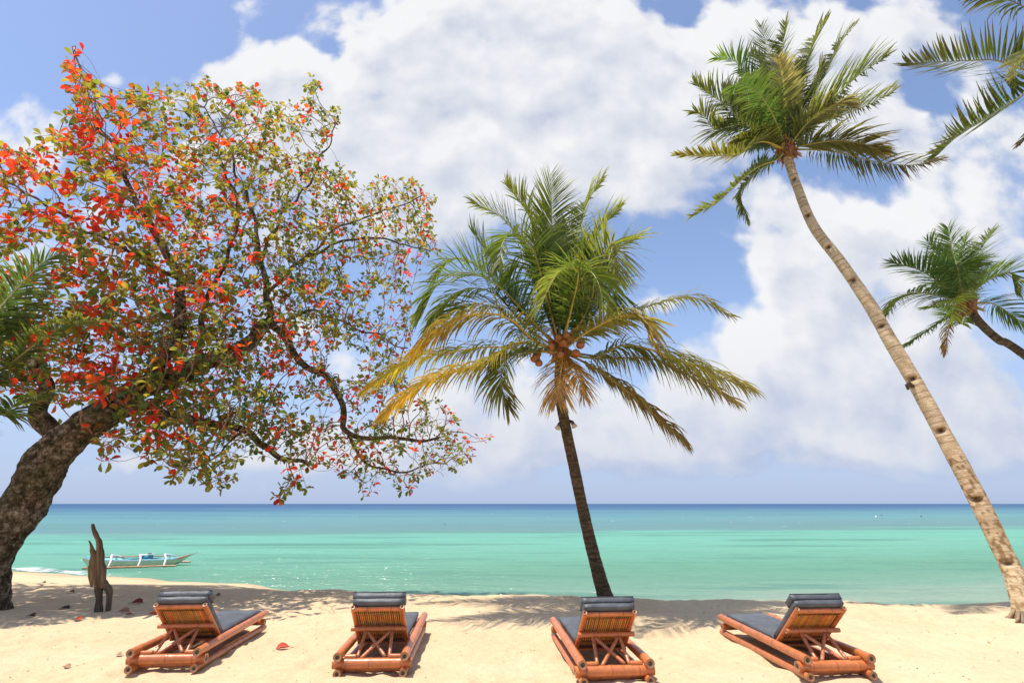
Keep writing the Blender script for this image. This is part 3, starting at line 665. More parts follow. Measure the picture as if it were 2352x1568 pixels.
FC = [
 ([(1090, 560, .4), (1075, 60, .5)], dict(c0=GREEN, c1=(.36, .38, .06), hang=.15, vee=.45, leaf=1.05, n=120, width=.05)),
 ([(1040, 620, .6), (960, 300, .8), (835, 120, .6)], dict(c0=GREEN, c1=(.36, .36, .06), hang=.25, n=120, width=.05)),
 ([(1190, 620, .5), (1260, 260, .8), (1360, 85, .8)], dict(GY_, hang=.3, n=116, width=.048)),
 ([(1240, 640, .3), (1340, 380, .5), (1455, 245, .6)], dict(GY_, hang=.3, n=116, width=.048)),
 ([(1270, 820, -.4), (1370, 520, -.7), (1430, 440, -1.0), (1450, 640, -1.3)], dict(c0=GREEN, c1=(.45, .42, .08), hang=.3, rc=(.6, .4, .08))),
 ([(1300, 760, .3), (1420, 500, .6), (1560, 400, .7)], dict(GY_, hang=.4)),
 ([(1050, 720, -.6), (980, 480, -1.2), (890, 390, -1.6), (815, 430, -2.0), (790, 560, -2.2)], dict(c0=DGR, c1=(.2, .25, .045), hang=.5, rc=(.42, .26, .07), n=70)),
 ([(1010, 620, .6), (830, 320, .9), (655, 220, .9)], dict(GY_, hang=.3, n=116, width=.048)),
 ([(960, 850, -.3), (780, 670, -.6), (600, 600, -.8), (450, 670, -.9), (360, 850, -1.0)], dict(c0=DGR, c1=(.2, .26, .05), hang=.3, leaf=1.12, vee=.4)),
 ([(940, 840, .6), (720, 600, .9), (540, 520, 1.0), (440, 620, 1.0)], dict(c0=GREEN, c1=(.26, .3, .05), hang=.25)),
 ([(1200, 760, -.9), (1225, 590, -1.6), (1120, 600, -2.3), (1010, 800, -2.8)], dict(c0=GREEN, c1=(.34, .36, .09), hang=.7, rc=(.5, .4, .08), leaf=.8, n=64)),
 ([(1190, 780, -.6), (1260, 590, -1.2), (1330, 640, -1.9), (1370, 800, -2.2)], dict(c0=DGR, c1=(.24, .28, .05), hang=.8, n=60)),
 ([(1000, 990, -.4), (840, 850, -.8), (650, 830, -1.1), (480, 910, -1.2), (330, 1030, -1.2)], dict(c0=(.2, .22, .05), c1=ORA, hang=.75, leaf=.95, rc=(.6, .34, .07))),
 ([(1060, 1040, -.5), (900, 985, -1.0), (730, 1090, -1.3), (520, 1150, -1.5), (330, 1240, -1.6), (150, 1390, -1.6)], dict(OF, hang=.75, leaf=.8)),
 ([(980, 1030, .4), (760, 1010, .7), (520, 1040, .8), (280, 1100, .8), (55, 1250, .8)], dict(YF, hang=.7, leaf=.85)),
 ([(1330, 900, .5), (1600, 790, .9), (1850, 735, 1.1), (2065, 840, 1.1)], dict(c0=(.17, .2, .05), c1=(.34, .27, .08), hang=.75, leaf=.7, rc=(.45, .4, .12))),
 ([(1290, 920, -.7), (1470, 838, -1.3), (1590, 870, -1.7), (1640, 1000, -1.9)], dict(c0=(.24, .26, .05), c1=(.5, .33, .1), hang=.6, leaf=.8, rc=(.6, .42, .1))),
 ([(1310, 1070, -.1), (1500, 1000, -.3), (1790, 1080, -.4), (2165, 1240, -.4)], dict(c0=(.15, .17, .04), c1=(.38, .3, .07), hang=.95, leaf=1.0, n=110)),
 ([(1400, 1070, .4), (1650, 1080, .7), (1870, 1180, .8), (2090, 1315, .8)], dict(BF, hang=.95, leaf=.85)),
 ([(1290, 1110, -.2), (1450, 1215, -.3), (1650, 1385, -.4), (1815, 1545, -.4)], dict(BF, hang=.95, leaf=.72, c0=(.28, .2, .07))),
 ([(1140, 1095, -.45), (1130, 1160, -.8), (1112, 1300, -.85)], dict(DF, hang=.45, leaf=.8, n=64, start=.12, vee=.0)),
 ([(1190, 1100, -.3), (1230, 1180, -.6), (1260, 1290, -.7)], dict(DF, hang=.5, leaf=.6, n=50, vee=.05)),
 ([(960, 1040, -.7), (850, 1060, -1.3), (800, 1190, -1.6), (845, 1350, -1.6)], dict(c0=(.12, .15, .035), c1=(.22, .2, .05), hang=.6, leaf=.8)),
 ([(940, 900, .3), (770, 720, .6), (610, 690, .7), (480, 780, .7), (400, 900, .7)], dict(c0=DGR, c1=(.22, .26, .05), hang=.35, leaf=1.05)),
 ([(960, 960, .7), (780, 800, 1.1), (600, 780, 1.2), (440, 880, 1.2)], dict(c0=DGR, c1=(.3, .3, .06), hang=.5, leaf=.95)),
 ([(1190, 700, .8), (1150, 480, 1.2), (1165, 330, 1.3)], dict(c0=DGR, c1=GREEN, hang=.2)),
 ([(920, 800, .8), (770, 560, 1.2), (640, 370, 1.2)], dict(c0=DGR, c1=GREEN, hang=.25)),
 ([(1320, 820, .6), (1430, 680, 1.0), (1440, 840, 1.3)], dict(c0=DGR, c1=GREEN, hang=.5)),
 ([(1010, 720, .2), (920, 560, .2), (830, 640, 0)], dict(c0=DGR, c1=GREEN, hang=.5)),
 ([(1110, 740, .0), (1060, 560, -.3), (1040, 440, -.3)], dict(c0=DGR, c1=GREEN, hang=.25)),
 ([(1210, 720, .0), (1290, 500, -.1), (1330, 560, -.4)], dict(c0=DGR, c1=GREEN, hang=.4)),
]
palm_c = make_palm(None, 'sturdy coconut palm with dark trunk, orange coconuts and yellowing lower fronds behind the third lounger', pc_base, trunk_c, rad_c, M_trunk_dark, crown_c, FC, c3, YC,
                   dict(leaf=1.0, n=100, hang=.45, width=.037), dk=.68)
def nuts(root, crown, offs, base, seed, colr=(.40, .14, .035)):
    q = random.Random(seed)
    for (x, y, d) in offs:
        p = at(*c3(x, y), YC + d) - Vector(base); mb = MB(); r = q.uniform(.065, .09); nr = 10; ns_ = 12; cs = []; vs = []
        ax = (p - (Vector(crown) - Vector(base))).normalized(); a, b = frame_for(ax)
        for i in range(nr + 1):
            ph = math.pi * i / nr
            for k in range(ns_):
                th = 2 * math.pi * k / ns_; rr = r * math.sin(ph) * (1 + .06 * math.cos(3 * th)) * (1 + .12 * math.cos(ph))
                vs.append(p + ax * (-1.22 * r * math.cos(ph)) + (a * math.cos(th) + b * math.sin(th)) * rr); cs.append(tuple(v * q.uniform(.85, 1.1) * (.55 if i < 2 else 1) for v in colr))
        fs = [(i * ns_ + k, i * ns_ + (k + 1) % ns_, (i + 1) * ns_ + (k + 1) % ns_, (i + 1) * ns_ + k) for i in range(nr) for k in range(ns_)]
        mb.add(vs, fs, cs); mb.build('coconut', M_nut, root)
nuts(palm_c, crown_c, [(1130, 1055, -.42), (1215, 1045, -.4), (1165, 950, -.3), (1185, 965, -.25), (1120, 965, -.28), (990, 1075, -.35), (1010, 1100, -.4), (1075, 1010, -.42), (1240, 1000, -.3), (1145, 990, -.38), (1000, 1050, -.2)], pc_base, 4)
crown_fibre(palm_c, crown_c - pc_base, Vector((-.1, 0, 1)).normalized(), .13, .5, 8, (.34, .15, .05))
sp_ = MB(); q = random.Random(2)                  # flower stalks between the fronds
for k in range(9):
    th = q.uniform(2.6, 6.8); b0 = crown_c - pc_base; e = b0 + Vector((math.cos(th) * .55, -abs(math.sin(th)) * .5, q.uniform(.05, .5)))
    pts, _ = spline([b0, b0.lerp(e, .5) + Vector((0, 0, .12)), e], 8); tube(sp_, pts, [.03, .028, .025, .02, .016, .012, .01, .006], 6, (.5, .27, .06))
    for j in range(12):
        s0 = pts[q.randint(3, 7)]; tube(sp_, [s0, s0 + Vector((q.uniform(-.15, .15), q.uniform(-.15, .15), q.uniform(-.2, .08)))], [.007, .003], 4, (.42, .22, .06))
sp_.build('flower_stalks', M_petiole, palm_c)

# --- the tall leaning palm
c4 = lambda x, y: (1510.8 + .31247 * x, 32.7 + .31247 * y)
YT = 11.4
pt_base = on_sand(2364, 1424); pt_base.z -= .06
tpt = [(2338, 1345, 23), (2315, 1289, 22.5), (2242, 1139, 21), (2162, 988, 18.8), (2097, 870, 17.5), (2045, 783, 16), (1998, 700, 14.5), (1930, 601, 13), (1868, 518, 12), (1832, 432, 10.8), (1808, 362, 10.5)]
nT = len(tpt)
trunk_t = [pt_base] + [at(x, y, lerp(pt_base.y, YT, (i + 1) / nT)) for i, (x, y, r) in enumerate(tpt)]
rad_t = [25 * mpp(pt_base)] + [r * mpp(p) * .93 for (x, y, r), p in zip(tpt, trunk_t[1:])]; rad_t = [r * .94 for r in rad_t]
crown_t = at(1806, 345, YT)
def on_trunk(x, y):                                # the point of the tall trunk nearest a line of sight
    P_, L = spline(trunk_t, 300); d = ray(x, y).normalized(); o = Vector((0, 0, CAMH))
    return min(P_, key=lambda p: ((p - o) - d * (p - o).dot(d)).length)
NOT = [(1826, 414), (1856, 495), (1903, 568), (1956, 645), (2033, 748), (2096, 868), (2162, 986), (2239, 1138), (2308, 1287)]
DK = dict(c0=(.11, .165, .045), c1=(.24, .25, .06)); BR = dict(c0=(.13, .15, .045), c1=(.24, .18, .07))
PT = (-.18, .16)
FT = [
 ([(935, 760, -.3), (917, 520, -1.1), (890, 320, -1.9)], dict(c0=(.14, .18, .05), c1=(.5, .42, .25), rc=(.65, .55, .07), hang=.05, leaf=.6)),
 ([(880, 560, .5), (800, 240, .9), (757, 80, 1.0)], dict(DK, hang=.1, vee=.4)),
 ([(915, 480, .4), (920, 240, .6), (948, 65, .6)], dict(DK, hang=.1, vee=.4, c1=(.24, .24, .04))),
 ([(1030, 560, .4), (1130, 260, .7), (1245, 45, .7)], dict(DK, c1=(.22, .22, .04), hang=.1, vee=.35)),
 ([(1090, 700, .3), (1250, 400, .5), (1330, 230, .5), (1435, 95, .5)], dict(DK, hang=.2, c1=(.22, .22, .05))),
 ([(1120, 760, -.3), (1330, 580, -.6), (1500, 430, -.7), (1685, 310, -.7)], dict(DK, hang=.2, rc=(.5, .45, .08), c1=(.2, .22, .05))),
 ([(1130, 830, .1), (1390, 730, .2), (1560, 660, .2), (1728, 572, .2)], dict(DK, hang=.25, rc=(.5, .4, .1))),
 ([(1100, 800, -.6), (1250, 690, -1.0), (1330, 650, -1.3), (1420, 670, -1.4)], dict(c0=(.15, .19, .05), c1=(.42, .36, .2), leaf=.7, hang=.4, rc=(.5, .42, .1))),
 ([(1090, 960, -.5), (1300, 930, -.9), (1500, 950, -1.1), (1650, 1010, -1.2)], dict(BR, hang=.45)),
 ([(1100, 995, .1), (1300, 1010, .2), (1600, 1085, .2), (1850, 1110, .2), (2055, 1080, .2)], dict(BR, hang=.55, n=96)),
 ([(800, 940, -.6), (700, 955, -1.0), (600, 1030, -1.2), (380, 1040, -1.3), (135, 1038, -1.3)], dict(c0=(.12, .14, .03), c1=(.24, .2, .04), hang=.12, rc=(.5, .38, .06), leaf=.55)),
 ([(870, 1070, -.2), (740, 1120, -.3), (600, 1230, -.3), (450, 1370, -.3), (255, 1482, -.3)], dict(DK, hang=.15, leaf=.6, rc=(.45, .36, .08))),
 ([(850, 1080, .4), (700, 1180, .6), (610, 1320, .7), (660, 1510, .7)], dict(DK, hang=.3, leaf=.55)),
 ([(880, 820, -.6), (800, 660, -1.1), (690, 540, -1.6), (590, 520, -2.0), (550, 600, -2.2)], dict(c0=DGR, c1=(.14, .22, .05), hang=.4, rc=(.3, .33, .08), leaf=.7, n=60)),
 ([(840, 840, .2), (640, 810, .3), (430, 850, .2), (340, 740, .1), (280, 720, .0)], dict(c0=(.08, .12, .03), c1=(.22, .22, .05), hang=.3, rc=(.4, .38, .08))),
 ([(800, 820, .4), (600, 710, .7), (430, 620, .8), (275, 515, .8)], dict(DK, c0=(.07, .12, .03), hang=.15)),
 ([(840, 720, .3), (690, 490, .5), (560, 340, .5), (430, 320, .4)], dict(c0=(.1, .2, .04), c1=(.2, .3, .05), hang=.2)),
 ([(800, 880, -.1), (640, 800, -.3), (540, 700, -.4), (480, 560, -.4)], dict(DK, hang=.3)),
 ([(1000, 760, .6), (1050, 480, 1.0), (1090, 280, 1.1)], dict(DK, hang=.2)),
 ([(800, 950, -.4), (680, 900, -.8), (570, 930, -.9)], dict(c0=(.09, .13, .03), c1=(.2, .2, .04), hang=.3, rc=(.45, .36, .06), leaf=.55)),
 ([(900, 760, .6), (840, 450, 1.0), (690, 290, 1.1)], dict(DK, hang=.2)),
 ([(860, 800, .7), (720, 600, 1.1), (600, 440, 1.2)], dict(DK, hang=.2)),
 ([(980, 780, -.2), (1020, 560, -.4), (1000, 400, -.6)], dict(DK, hang=.3)),
 ([(1040, 740, .1), (1160, 520, .1), (1220, 380, .0)], dict(DK, hang=.3)),
 ([(760, 960, .4), (640, 980, .6), (500, 1000, .6)], dict(DK, hang=.25, leaf=.55)),
]
def tinT(c, s, L, p):
    k = s / L
    if k < .2: c = mixc(c, (.8, .8, .76), .5 * (1 - k / .2)); 
    if k < .26 and noise.noise(Vector((p.x * 16, p.y * 16, p.z * 9))) > .12: c = mixc(c, (.42, .33, .24), .85)
    return c
palm_t = make_palm(None, 'tallest coconut palm, long pale notched trunk leaning left from the right edge of the beach', pt_base, trunk_t, rad_t, M_trunk_pale, crown_t, FT, c4, YT,
                   dict(leaf=.92, n=84, hang=.22, width=.052, ragged=.3, wind=Vector((.16, 0, .05)), rach=.03), notches=[on_trunk(*p) for p in NOT], trunk_kw=dict(ringamp=.03, ringstep=.13, tintf=tinT))
crown_fibre(palm_t, crown_t - pt_base, Vector((-.25, 0, 1)).normalized(), .17, .5, 18, (.3, .15, .07), 110)
rq = random.Random(31); mb = MB()                  # short roots spreading at the foot
for k in range(26):
    th = rq.uniform(0, 6.28); d = Vector((math.cos(th), math.sin(th), 0)); r0 = rad_t[0] * 1.1
    tube(mb, [d * r0 * .8 + Vector((0, 0, .2)), d * r0 * 1.25 + Vector((0, 0, .08)), d * r0 * rq.uniform(1.5, 2.0) + Vector((0, 0, .03))], [.03, .026, .008], 6, (.3, .21, .13), wob=.3, wscale=14)
mb.build('roots', M_wood, palm_t)
# broken stalk stub on the trunk
p0 = on_trunk(2096, 893) - pt_base; mb = MB()
tube(mb, [p0 + Vector((-.1, -.04, .0)), p0 + Vector((-.2, -.05, .06)), p0 + Vector((-.24, -.05, .03)), p0 + Vector((-.25, -.05, -.06))], [.03, .05, .045, .02], 8, (.12, .08, .05), wob=.3, wscale=20); mb.build('broken_stub', M_wood, palm_t)

# --- the smaller palm beyond, on the right
c5 = lambda x, y: (1976.3 + .53139 * x, .53139 * y)
YS = 12.6
crown_s = at(*c5(458, 1312), YS); ps_base = Vector((17.4, 11.6, sand_z(17.4, 11.6) - .05))
trs = [at(*c5(x, y), YS) for x, y in ((707, 1532), (600, 1470), (520, 1398), (468, 1330))]
trunk_s = [ps_base, ps_base.lerp(trs[0], .5) + Vector((.2, 0, -.35))] + trs
FS = [
 ([(425, 1180, .4), (395, 1070, .6), (378, 985, .6)], dict()), ([(405, 1210, .2), (340, 1110, .3), (288, 1040, .3)], dict()),
 ([(360, 1235, .0), (260, 1170, .0), (145, 1133, .0)], dict(c1=(.1, .16, .03), hang=.2)), ([(470, 1210, .2), (505, 1100, .3), (570, 1002, .3)], dict(c1=(.16, .2, .06))),
 ([(500, 1250, -.2), (580, 1195, -.4), (650, 1180, -.5), (668, 1245, -.5)], dict(c1=(.2, .24, .04))), ([(500, 1308, .0), (570, 1312, .1), (640, 1350, .1), (715, 1410, .1)], dict(hang=.5)),
 ([(385, 1290, -.3), (250, 1265, -.6), (165, 1295, -.7), (108, 1370, -.8)], dict(c0=(.08, .15, .03), c1=(.3, .32, .05), hang=.5)),
 ([(420, 1300, -.6), (385, 1305, -1.1), (405, 1375, -1.3)], dict(c0=(.2, .26, .04), c1=(.32, .34, .05), hang=.5, n=44)),
 ([(395, 1360, .1), (310, 1415, .2), (195, 1495, .2)], dict(hang=.4, leaf=.5)), ([(415, 1365, -.2), (382, 1420, -.2), (368, 1525, -.2)], dict(c0=(.3, .2, .06), c1=(.42, .2, .07), hang=.7, leaf=.42, n=40)),
 ([(440, 1220, .6), (440, 1120, .8), (455, 1035, .8)], dict()), ([(430, 1220, -.4), (425, 1150, -.8), (450, 1160, -1.2), (465, 1230, -1.4)], dict(c0=(.07, .14, .03), c1=(.13, .2, .04), hang=.4)),
 ([(430, 1230, .6), (360, 1140, .9), (330, 1080, .9)], dict()), ([(470, 1250, .8), (530, 1190, 1.1), (590, 1150, 1.2)], dict()), ([(440, 1400, .6), (350, 1330, .5), (280, 1330, .5)], dict(leaf=.5)),
]
palm_s = make_palm(None, 'small compact coconut palm at the right edge, its thin trunk slanting out of the picture', ps_base, trunk_s, [.17, .125, .105, .1, .095, .095], M_trunk_dark, crown_s, FS, c5, YS,
                   dict(leaf=.82, n=70, width=.04, hang=.28, c0=(.11, .2, .05), c1=(.2, .29, .06), rach=.026, wind=Vector((.05, 0, 0))), trunk_kw=dict(step=.05))
crown_fibre(palm_s, crown_s - ps_base, Vector((-.3, 0, 1)).normalized(), .15, .45, 28, (.3, .17, .08))

# --- the palm whose fronds hang in at the top right
YR = 8.6
crown_r = at(*c5(940, 225), YR); pr_base = Vector((13.2, 8.4, sand_z(13.2, 8.4) - .05))
FR = [
 ([(860, 270), (707, 300, -.1), (590, 262, -.2), (480, 262, -.2), (206, 274, -.2)], dict(c0=(.05, .095, .025), c1=(.10, .10, .03), hang=-.25, vee=.35, n=60, roll=.3)),
 ([(830, 330), (707, 405, .3), (560, 500, .4), (420, 590, .4), (335, 668, .4)], dict(c0=(.05, .095, .025), c1=(.10, .12, .03), hang=-.2, vee=.4, n=64, rc=(.45, .42, .3), roll=.3)),
 ([(860, 130), (707, 30, .3), (600, -10, .4), (480, -20, .4)], dict(hang=.5, leaf=.75)),
 ([(860, 200), (760, 200, -.6), (690, 260, -1.0), (660, 340, -1.2)], dict(c0=(.1, .14, .03), c1=(.26, .22, .05), hang=.2, leaf=.5)),
 ([(880, 360, .2), (790, 520, .3), (690, 625, .3)], dict(c0=(.1, .1, .03), c1=(.24, .13, .06), hang=.2, leaf=.45)),
 ([(900, 60), (860, -120), (820, -260)], dict()), ([(1000, 60), (1080, -100), (1180, -180)], dict()), ([(1060, 200), (1250, 180), (1420, 300)], dict()), ([(1020, 330), (1140, 480), (1200, 650)], dict()), ([(960, 360), (960, 520), (900, 680)], dict(hang=.4, leaf=.5)),
]
palm_r = make_palm(None, 'coconut palm outside the frame whose ragged fronds reach in at the top right corner', pr_base, [pr_base, pr_base.lerp(crown_r, .4) + Vector((.4, 0, 0)), pr_base.lerp(crown_r, .75) + Vector((.3, 0, 0)), crown_r], [.22, .16, .14, .13], M_trunk_pale, crown_r, FR, c5, YR,
                   dict(leaf=.8, n=70, hang=.2, width=.046, c0=(.05, .08, .025), c1=(.1, .1, .03)), trunk_kw=dict(step=.06))
crown_fibre(palm_r, crown_r - pr_base, Vector((-.1, 0, 1)), .16, .45, 38)
# --- the palm on the left edge
c7 = lambda x, y: (.32299 * x, 522.7 + .32299 * y)
YL = 9.2
crown_l = at(*c7(-430, 1060), YL); pl_base = Vector((-13.6, 9.2, sand_z(-13.6, 9.2) - .05))
FL = [
 ([(-200, 820), (0, 565, -.2), (150, 400, -.3), (290, 260, -.3), (405, 190, -.3)], dict(c0=(.07, .15, .03), c1=(.14, .2, .07), hang=.5, leaf=.85, rc=(.6, .55, .4), n=80)),
 ([(-220, 1060, .3), (30, 985, .2), (250, 830, .2), (450, 700, .1), (650, 662, 0), (835, 695, -.1)], dict(c0=(.1, .16, .05), c1=(.28, .32, .1), hang=.35, leaf=.55, n=100)),
 ([(-250, 1180), (0, 1330, -.3), (130, 1240, -.4), (350, 1180, -.4)], dict(c0=DGR, c1=(.07, .1, .03), hang=.6, leaf=.55)),
 ([(-260, 900, .4), (-60, 760, .5), (60, 640, .5), (130, 560, .5), (135, 760, .4), (130, 880, .3)], dict(c0=DGR, c1=(.1, .15, .05), hang=.1, leaf=.95, n=64, vee=.0)),
 ([(-300, 1150, .4), (-140, 1120, .7), (60, 1080, .8), (200, 1060, .8)], dict(c0=DGR, c1=(.06, .1, .03), hang=.4, leaf=.6)),
 ([(-440, 700), (-420, 300), (-380, 0)], dict()), ([(-560, 760), (-700, 480), (-900, 300)], dict()), ([(-600, 1050), (-850, 1000), (-1050, 1200)], dict()), ([(-560, 1200), (-700, 1400), (-760, 1700)], dict()), ([(-400, 1250, -.4), (-330, 1420, -.8), (-330, 1650, -.9)], dict()),
]
palm_l = make_palm(None, 'coconut palm at left edge whose dark fronds hang before the red leaved tree', pl_base, [pl_base, pl_base.lerp(crown_l, .5) + Vector((-.2, 0, 0)), crown_l], [.2, .15, .13], M_trunk_dark, crown_l, FL, c7, YL,
                   dict(leaf=.8, n=74, hang=.3, width=.034, c0=(.15, .22, .07), c1=(.1, .13, .035)), trunk_kw=dict(step=.06))
crown_fibre(palm_l, crown_l - pl_base, Vector((0, 0, 1)), .16, .45, 48)

# ------------------------------------------------------------------ the sea almond tree
tq = random.Random(11); tr = np.random.default_rng(5)
tree_base = on_sand(-22, 1400); tree_base.z -= .15
tree = empty('sea_almond_tree', tree_base, 'big leaning tree with red and olive leaves and a mossy trunk at the left', 'tree')
tb = Vector(tree_base); Y0 = tree_base.y
def tl(x, y, Y): return at(x, y, Y) - tb
LIMBS = [  # (points x, y, depth from the foot), radius on the sheet from first to last
 ([(-46, 1410, 0), (-18, 1290, .0), (56, 1150, .05), (122, 1050, .1), (185, 988, .2), (262, 935, .3)], [40, 36, 41, 43, 38, 32]),
 ([(262, 935, .3), (340, 880, .4), (450, 850, .6), (560, 795, .9), (622, 742, 1.1)], [36, 32, 26, 22, 17]),
 ([(622, 742, 1.1), (612, 660, 1.3), (600, 600, 1.4), (590, 520, 1.5), (560, 430, 1.5), (520, 330, 1.3), (470, 250, 1.2)], [20, 15, 12, 9, 6.5, 4.5, 3]),
 ([(240, 950, .3), (330, 940, .1), (420, 962, .0), (560, 985, .2), (640, 1050, .4), (710, 1075, .5)], [26, 22, 17, 13, 10, 6]),
 ([(622, 742, 1.1), (690, 822, 1.2), (765, 890, 1.3), (790, 950, 1.4), (800, 1000, 1.4), (900, 1012, 1.5), (1010, 1010, 1.6)], [18, 14, 13, 13, 10, 8, 4]),
 ([(800, 1000, 1.4), (840, 1060, 1.3), (930, 1080, 1.3), (1010, 1060, 1.3)], [8, 6, 5, 3]),
 ([(135, 1010, .1), (100, 965, -.1), (100, 905, -.4), (70, 830, -.8), (10, 760, -1.2), (-60, 690, -1.5)], [28, 22, 16, 12, 9, 6]),
 ([(340, 880, .4), (400, 770, .0), (408, 640, -.5), (340, 500, -1.0), (270, 370, -1.5), (215, 270, -1.8)], [26, 20, 16, 11, 7, 4]),
 ([(408, 640, -.5), (280, 575, -1.0), (140, 490, -1.7), (20, 410, -2.1)], [11, 9, 7, 4]),
 ([(450, 850, .6), (470, 720, .5), (520, 590, .5), (545, 470, .4), (500, 350, .1)], [20, 14, 10, 7, 4]),
 ([(612, 675, 1.3), (690, 605, 1.5), (770, 558, 1.8), (880, 552, 2.0), (990, 575, 2.1)], [11, 9, 7, 5, 3]),
 ([(600, 600, 1.4), (650, 490, 1.7), (715, 410, 2.0), (780, 265, 2.1)], [10, 7, 5, 2.5]),
 ([(690, 605, 1.5), (780, 520, 1.8), (880, 480, 2.0), (970, 455, 2.1)], [7, 5.5, 4, 2.5]),
 ([(622, 742, 1.1), (730, 720, 1.5), (840, 760, 1.8), (930, 800, 2.0)], [9, 7, 5, 3]),
 ([(560, 985, .2), (500, 1040, -.2), (440, 1070, -.4), (380, 1060, -.6)], [7, 5, 4, 2.5]),
 ([(200, 985, -.2), (230, 1020, -.5), (250, 1060, -.7)], [7, 4, 2]),
 ([(270, 370, -1.5), (200, 200, -1.9), (168, 100, -2.0)], [5, 3, 1.6]),
 ([(100, 905, -.4), (20, 880, -.5), (-80, 860, -.5)], [10, 8, 5]),
]
def dshift(x, y, d):
    return (d if d > 0 else d * .6) + 1.7 * min(1, math.hypot(x - 240, y - 950) / 330)
BURR = [(tl(186, 1062, Y0), .42, .34), (tl(72, 1046, Y0), .38, .3), (tl(150, 1000, Y0 - .3), .3, .2), (tl(110, 1150, Y0 - .3), .35, .12), (tl(255, 905, Y0), .5, .25), (tl(20, 1330, Y0), .4, .12)]
tm = MB()
nodes = []; par = []; nrad = []
for li, (pts, rs) in enumerate(LIMBS):
    if li: rs = [r * ({1: .78, 3: .62, 4: .55, 6: .8, 7: .6}.get(li, .42)) for r in rs]; pts = [(x, y, dshift(x, y, d)) for x, y, d in pts]
    W_ = [tl(x, y, Y0 + d) for x, y, d in pts]
    P_, L = spline(W_, max(8, int(sum((W_[i + 1] - W_[i]).length for i in range(len(W_) - 1)) / (.07 if li == 0 else .09))))
    rr = [interp(i / (len(P_) - 1), np.linspace(0, 1, len(rs)), [r * mpp(w + tb) for r, w in zip(rs, W_)]) for i in range(len(P_))]
    big = rr[0] > .12
    if not big or li > 0:                          # crooked limbs
        for i in range(1, len(P_)):
            k = .15 * min(1, i / 8); P_[i] = P_[i] + Vector((noise.noise(P_[i] * 1.7), noise.noise(P_[i] * 1.7 + Vector((9, 2, 1))), noise.noise(P_[i] * 1.7 + Vector((4, 7, 3))))) * k
    if li == 0:
        rr = [r * (1 + .35 * math.exp(-i * .07 / .4)) for i, r in enumerate(rr)]
    sg = 48 if li == 0 else (24 if big else 10)
    vs0 = len(tm.v)
    tube(tm, P_, rr, sg, (1, 1, 1), wob=.0)
    for vi in range(vs0, len(tm.v)):               # burrs, flutes and hollows
        p = tm.v[vi]; i = min(len(P_) - 1, (vi - vs0) // sg); d = p - P_[i]; a = .2 if li == 0 else .14
        d = d * (1 + a * noise.noise(p * 1.9 + Vector((0, 0, li))) + .12 * noise.noise(p * 5.5) + .05 * noise.noise(p * 13))
        if li == 0: d = d * (1 + .35 * max(0, noise.noise(p * 2.6 + Vector((5, 1, 2))) - .22))
        if li == 0:
            for bp, br_, ba in BURR:
                q_ = (p - bp).length / br_
                if q_ < 1: d = d * (1 + ba * (1 - q_ * q_) ** 2)
        tm.v[vi] = P_[i] + d
    if li >= 1:
        prev = -1
        for i in range(0, len(P_), 2): nodes.append(P_[i]); par.append(prev); nrad.append(rr[i]); prev = len(nodes) - 1
tm.build('trunk', M_bark, tree)
NL = len(nodes)
# crown envelope as read from the photograph, filled in depth, grown with space colonisation
POLY = [(-170, 330), (-60, 300), (20, 330), (60, 330), (110, 310), (165, 240), (150, 180), (160, 95), (185, 100), (200, 160), (235, 215), (300, 205), (370, 195), (440, 200), (478, 178), (520, 215), (560, 185), (620, 235),
 (690, 235), (715, 170), (740, 190), (720, 250), (790, 245), (770, 300), (745, 340), (740, 385), (780, 370), (830, 430), (890, 405), (950, 405), (1000, 455), (975, 490), (1030, 505), (1005, 540), (1010, 570), (940, 610), (960, 660), (940, 700), (950, 760),
 (930, 850), (960, 900), (1040, 930), (1060, 985), (1140, 1008), (1090, 1030), (1105, 1065), (1040, 1065), (1040, 1100), (970, 1090), (930, 1135), (880, 1100), (845, 1150), (810, 1105), (750, 1090), (690, 1070), (710, 1130), (620, 1158), (640, 1120), (660, 1085), (600, 1050), (540, 1060), (530, 1120), (480, 1115), (440, 1090),
 (400, 1110), (370, 1060), (320, 1060), (300, 1010), (260, 1035), (240, 1075), (215, 1060), (235, 1000), (300, 960), (260, 920), (180, 930), (60, 930), (0, 900), (-170, 900)]
def inside(x, y):
    c = False; n = len(POLY); j = n - 1
    for i in range(n):
        xi, yi = POLY[i]; xj, yj = POLY[j]
        if (yi > y) != (yj > y) and x < (xj - xi) * (y - yi) / (yj - yi) + xi: c = not c
        j = i
    return c
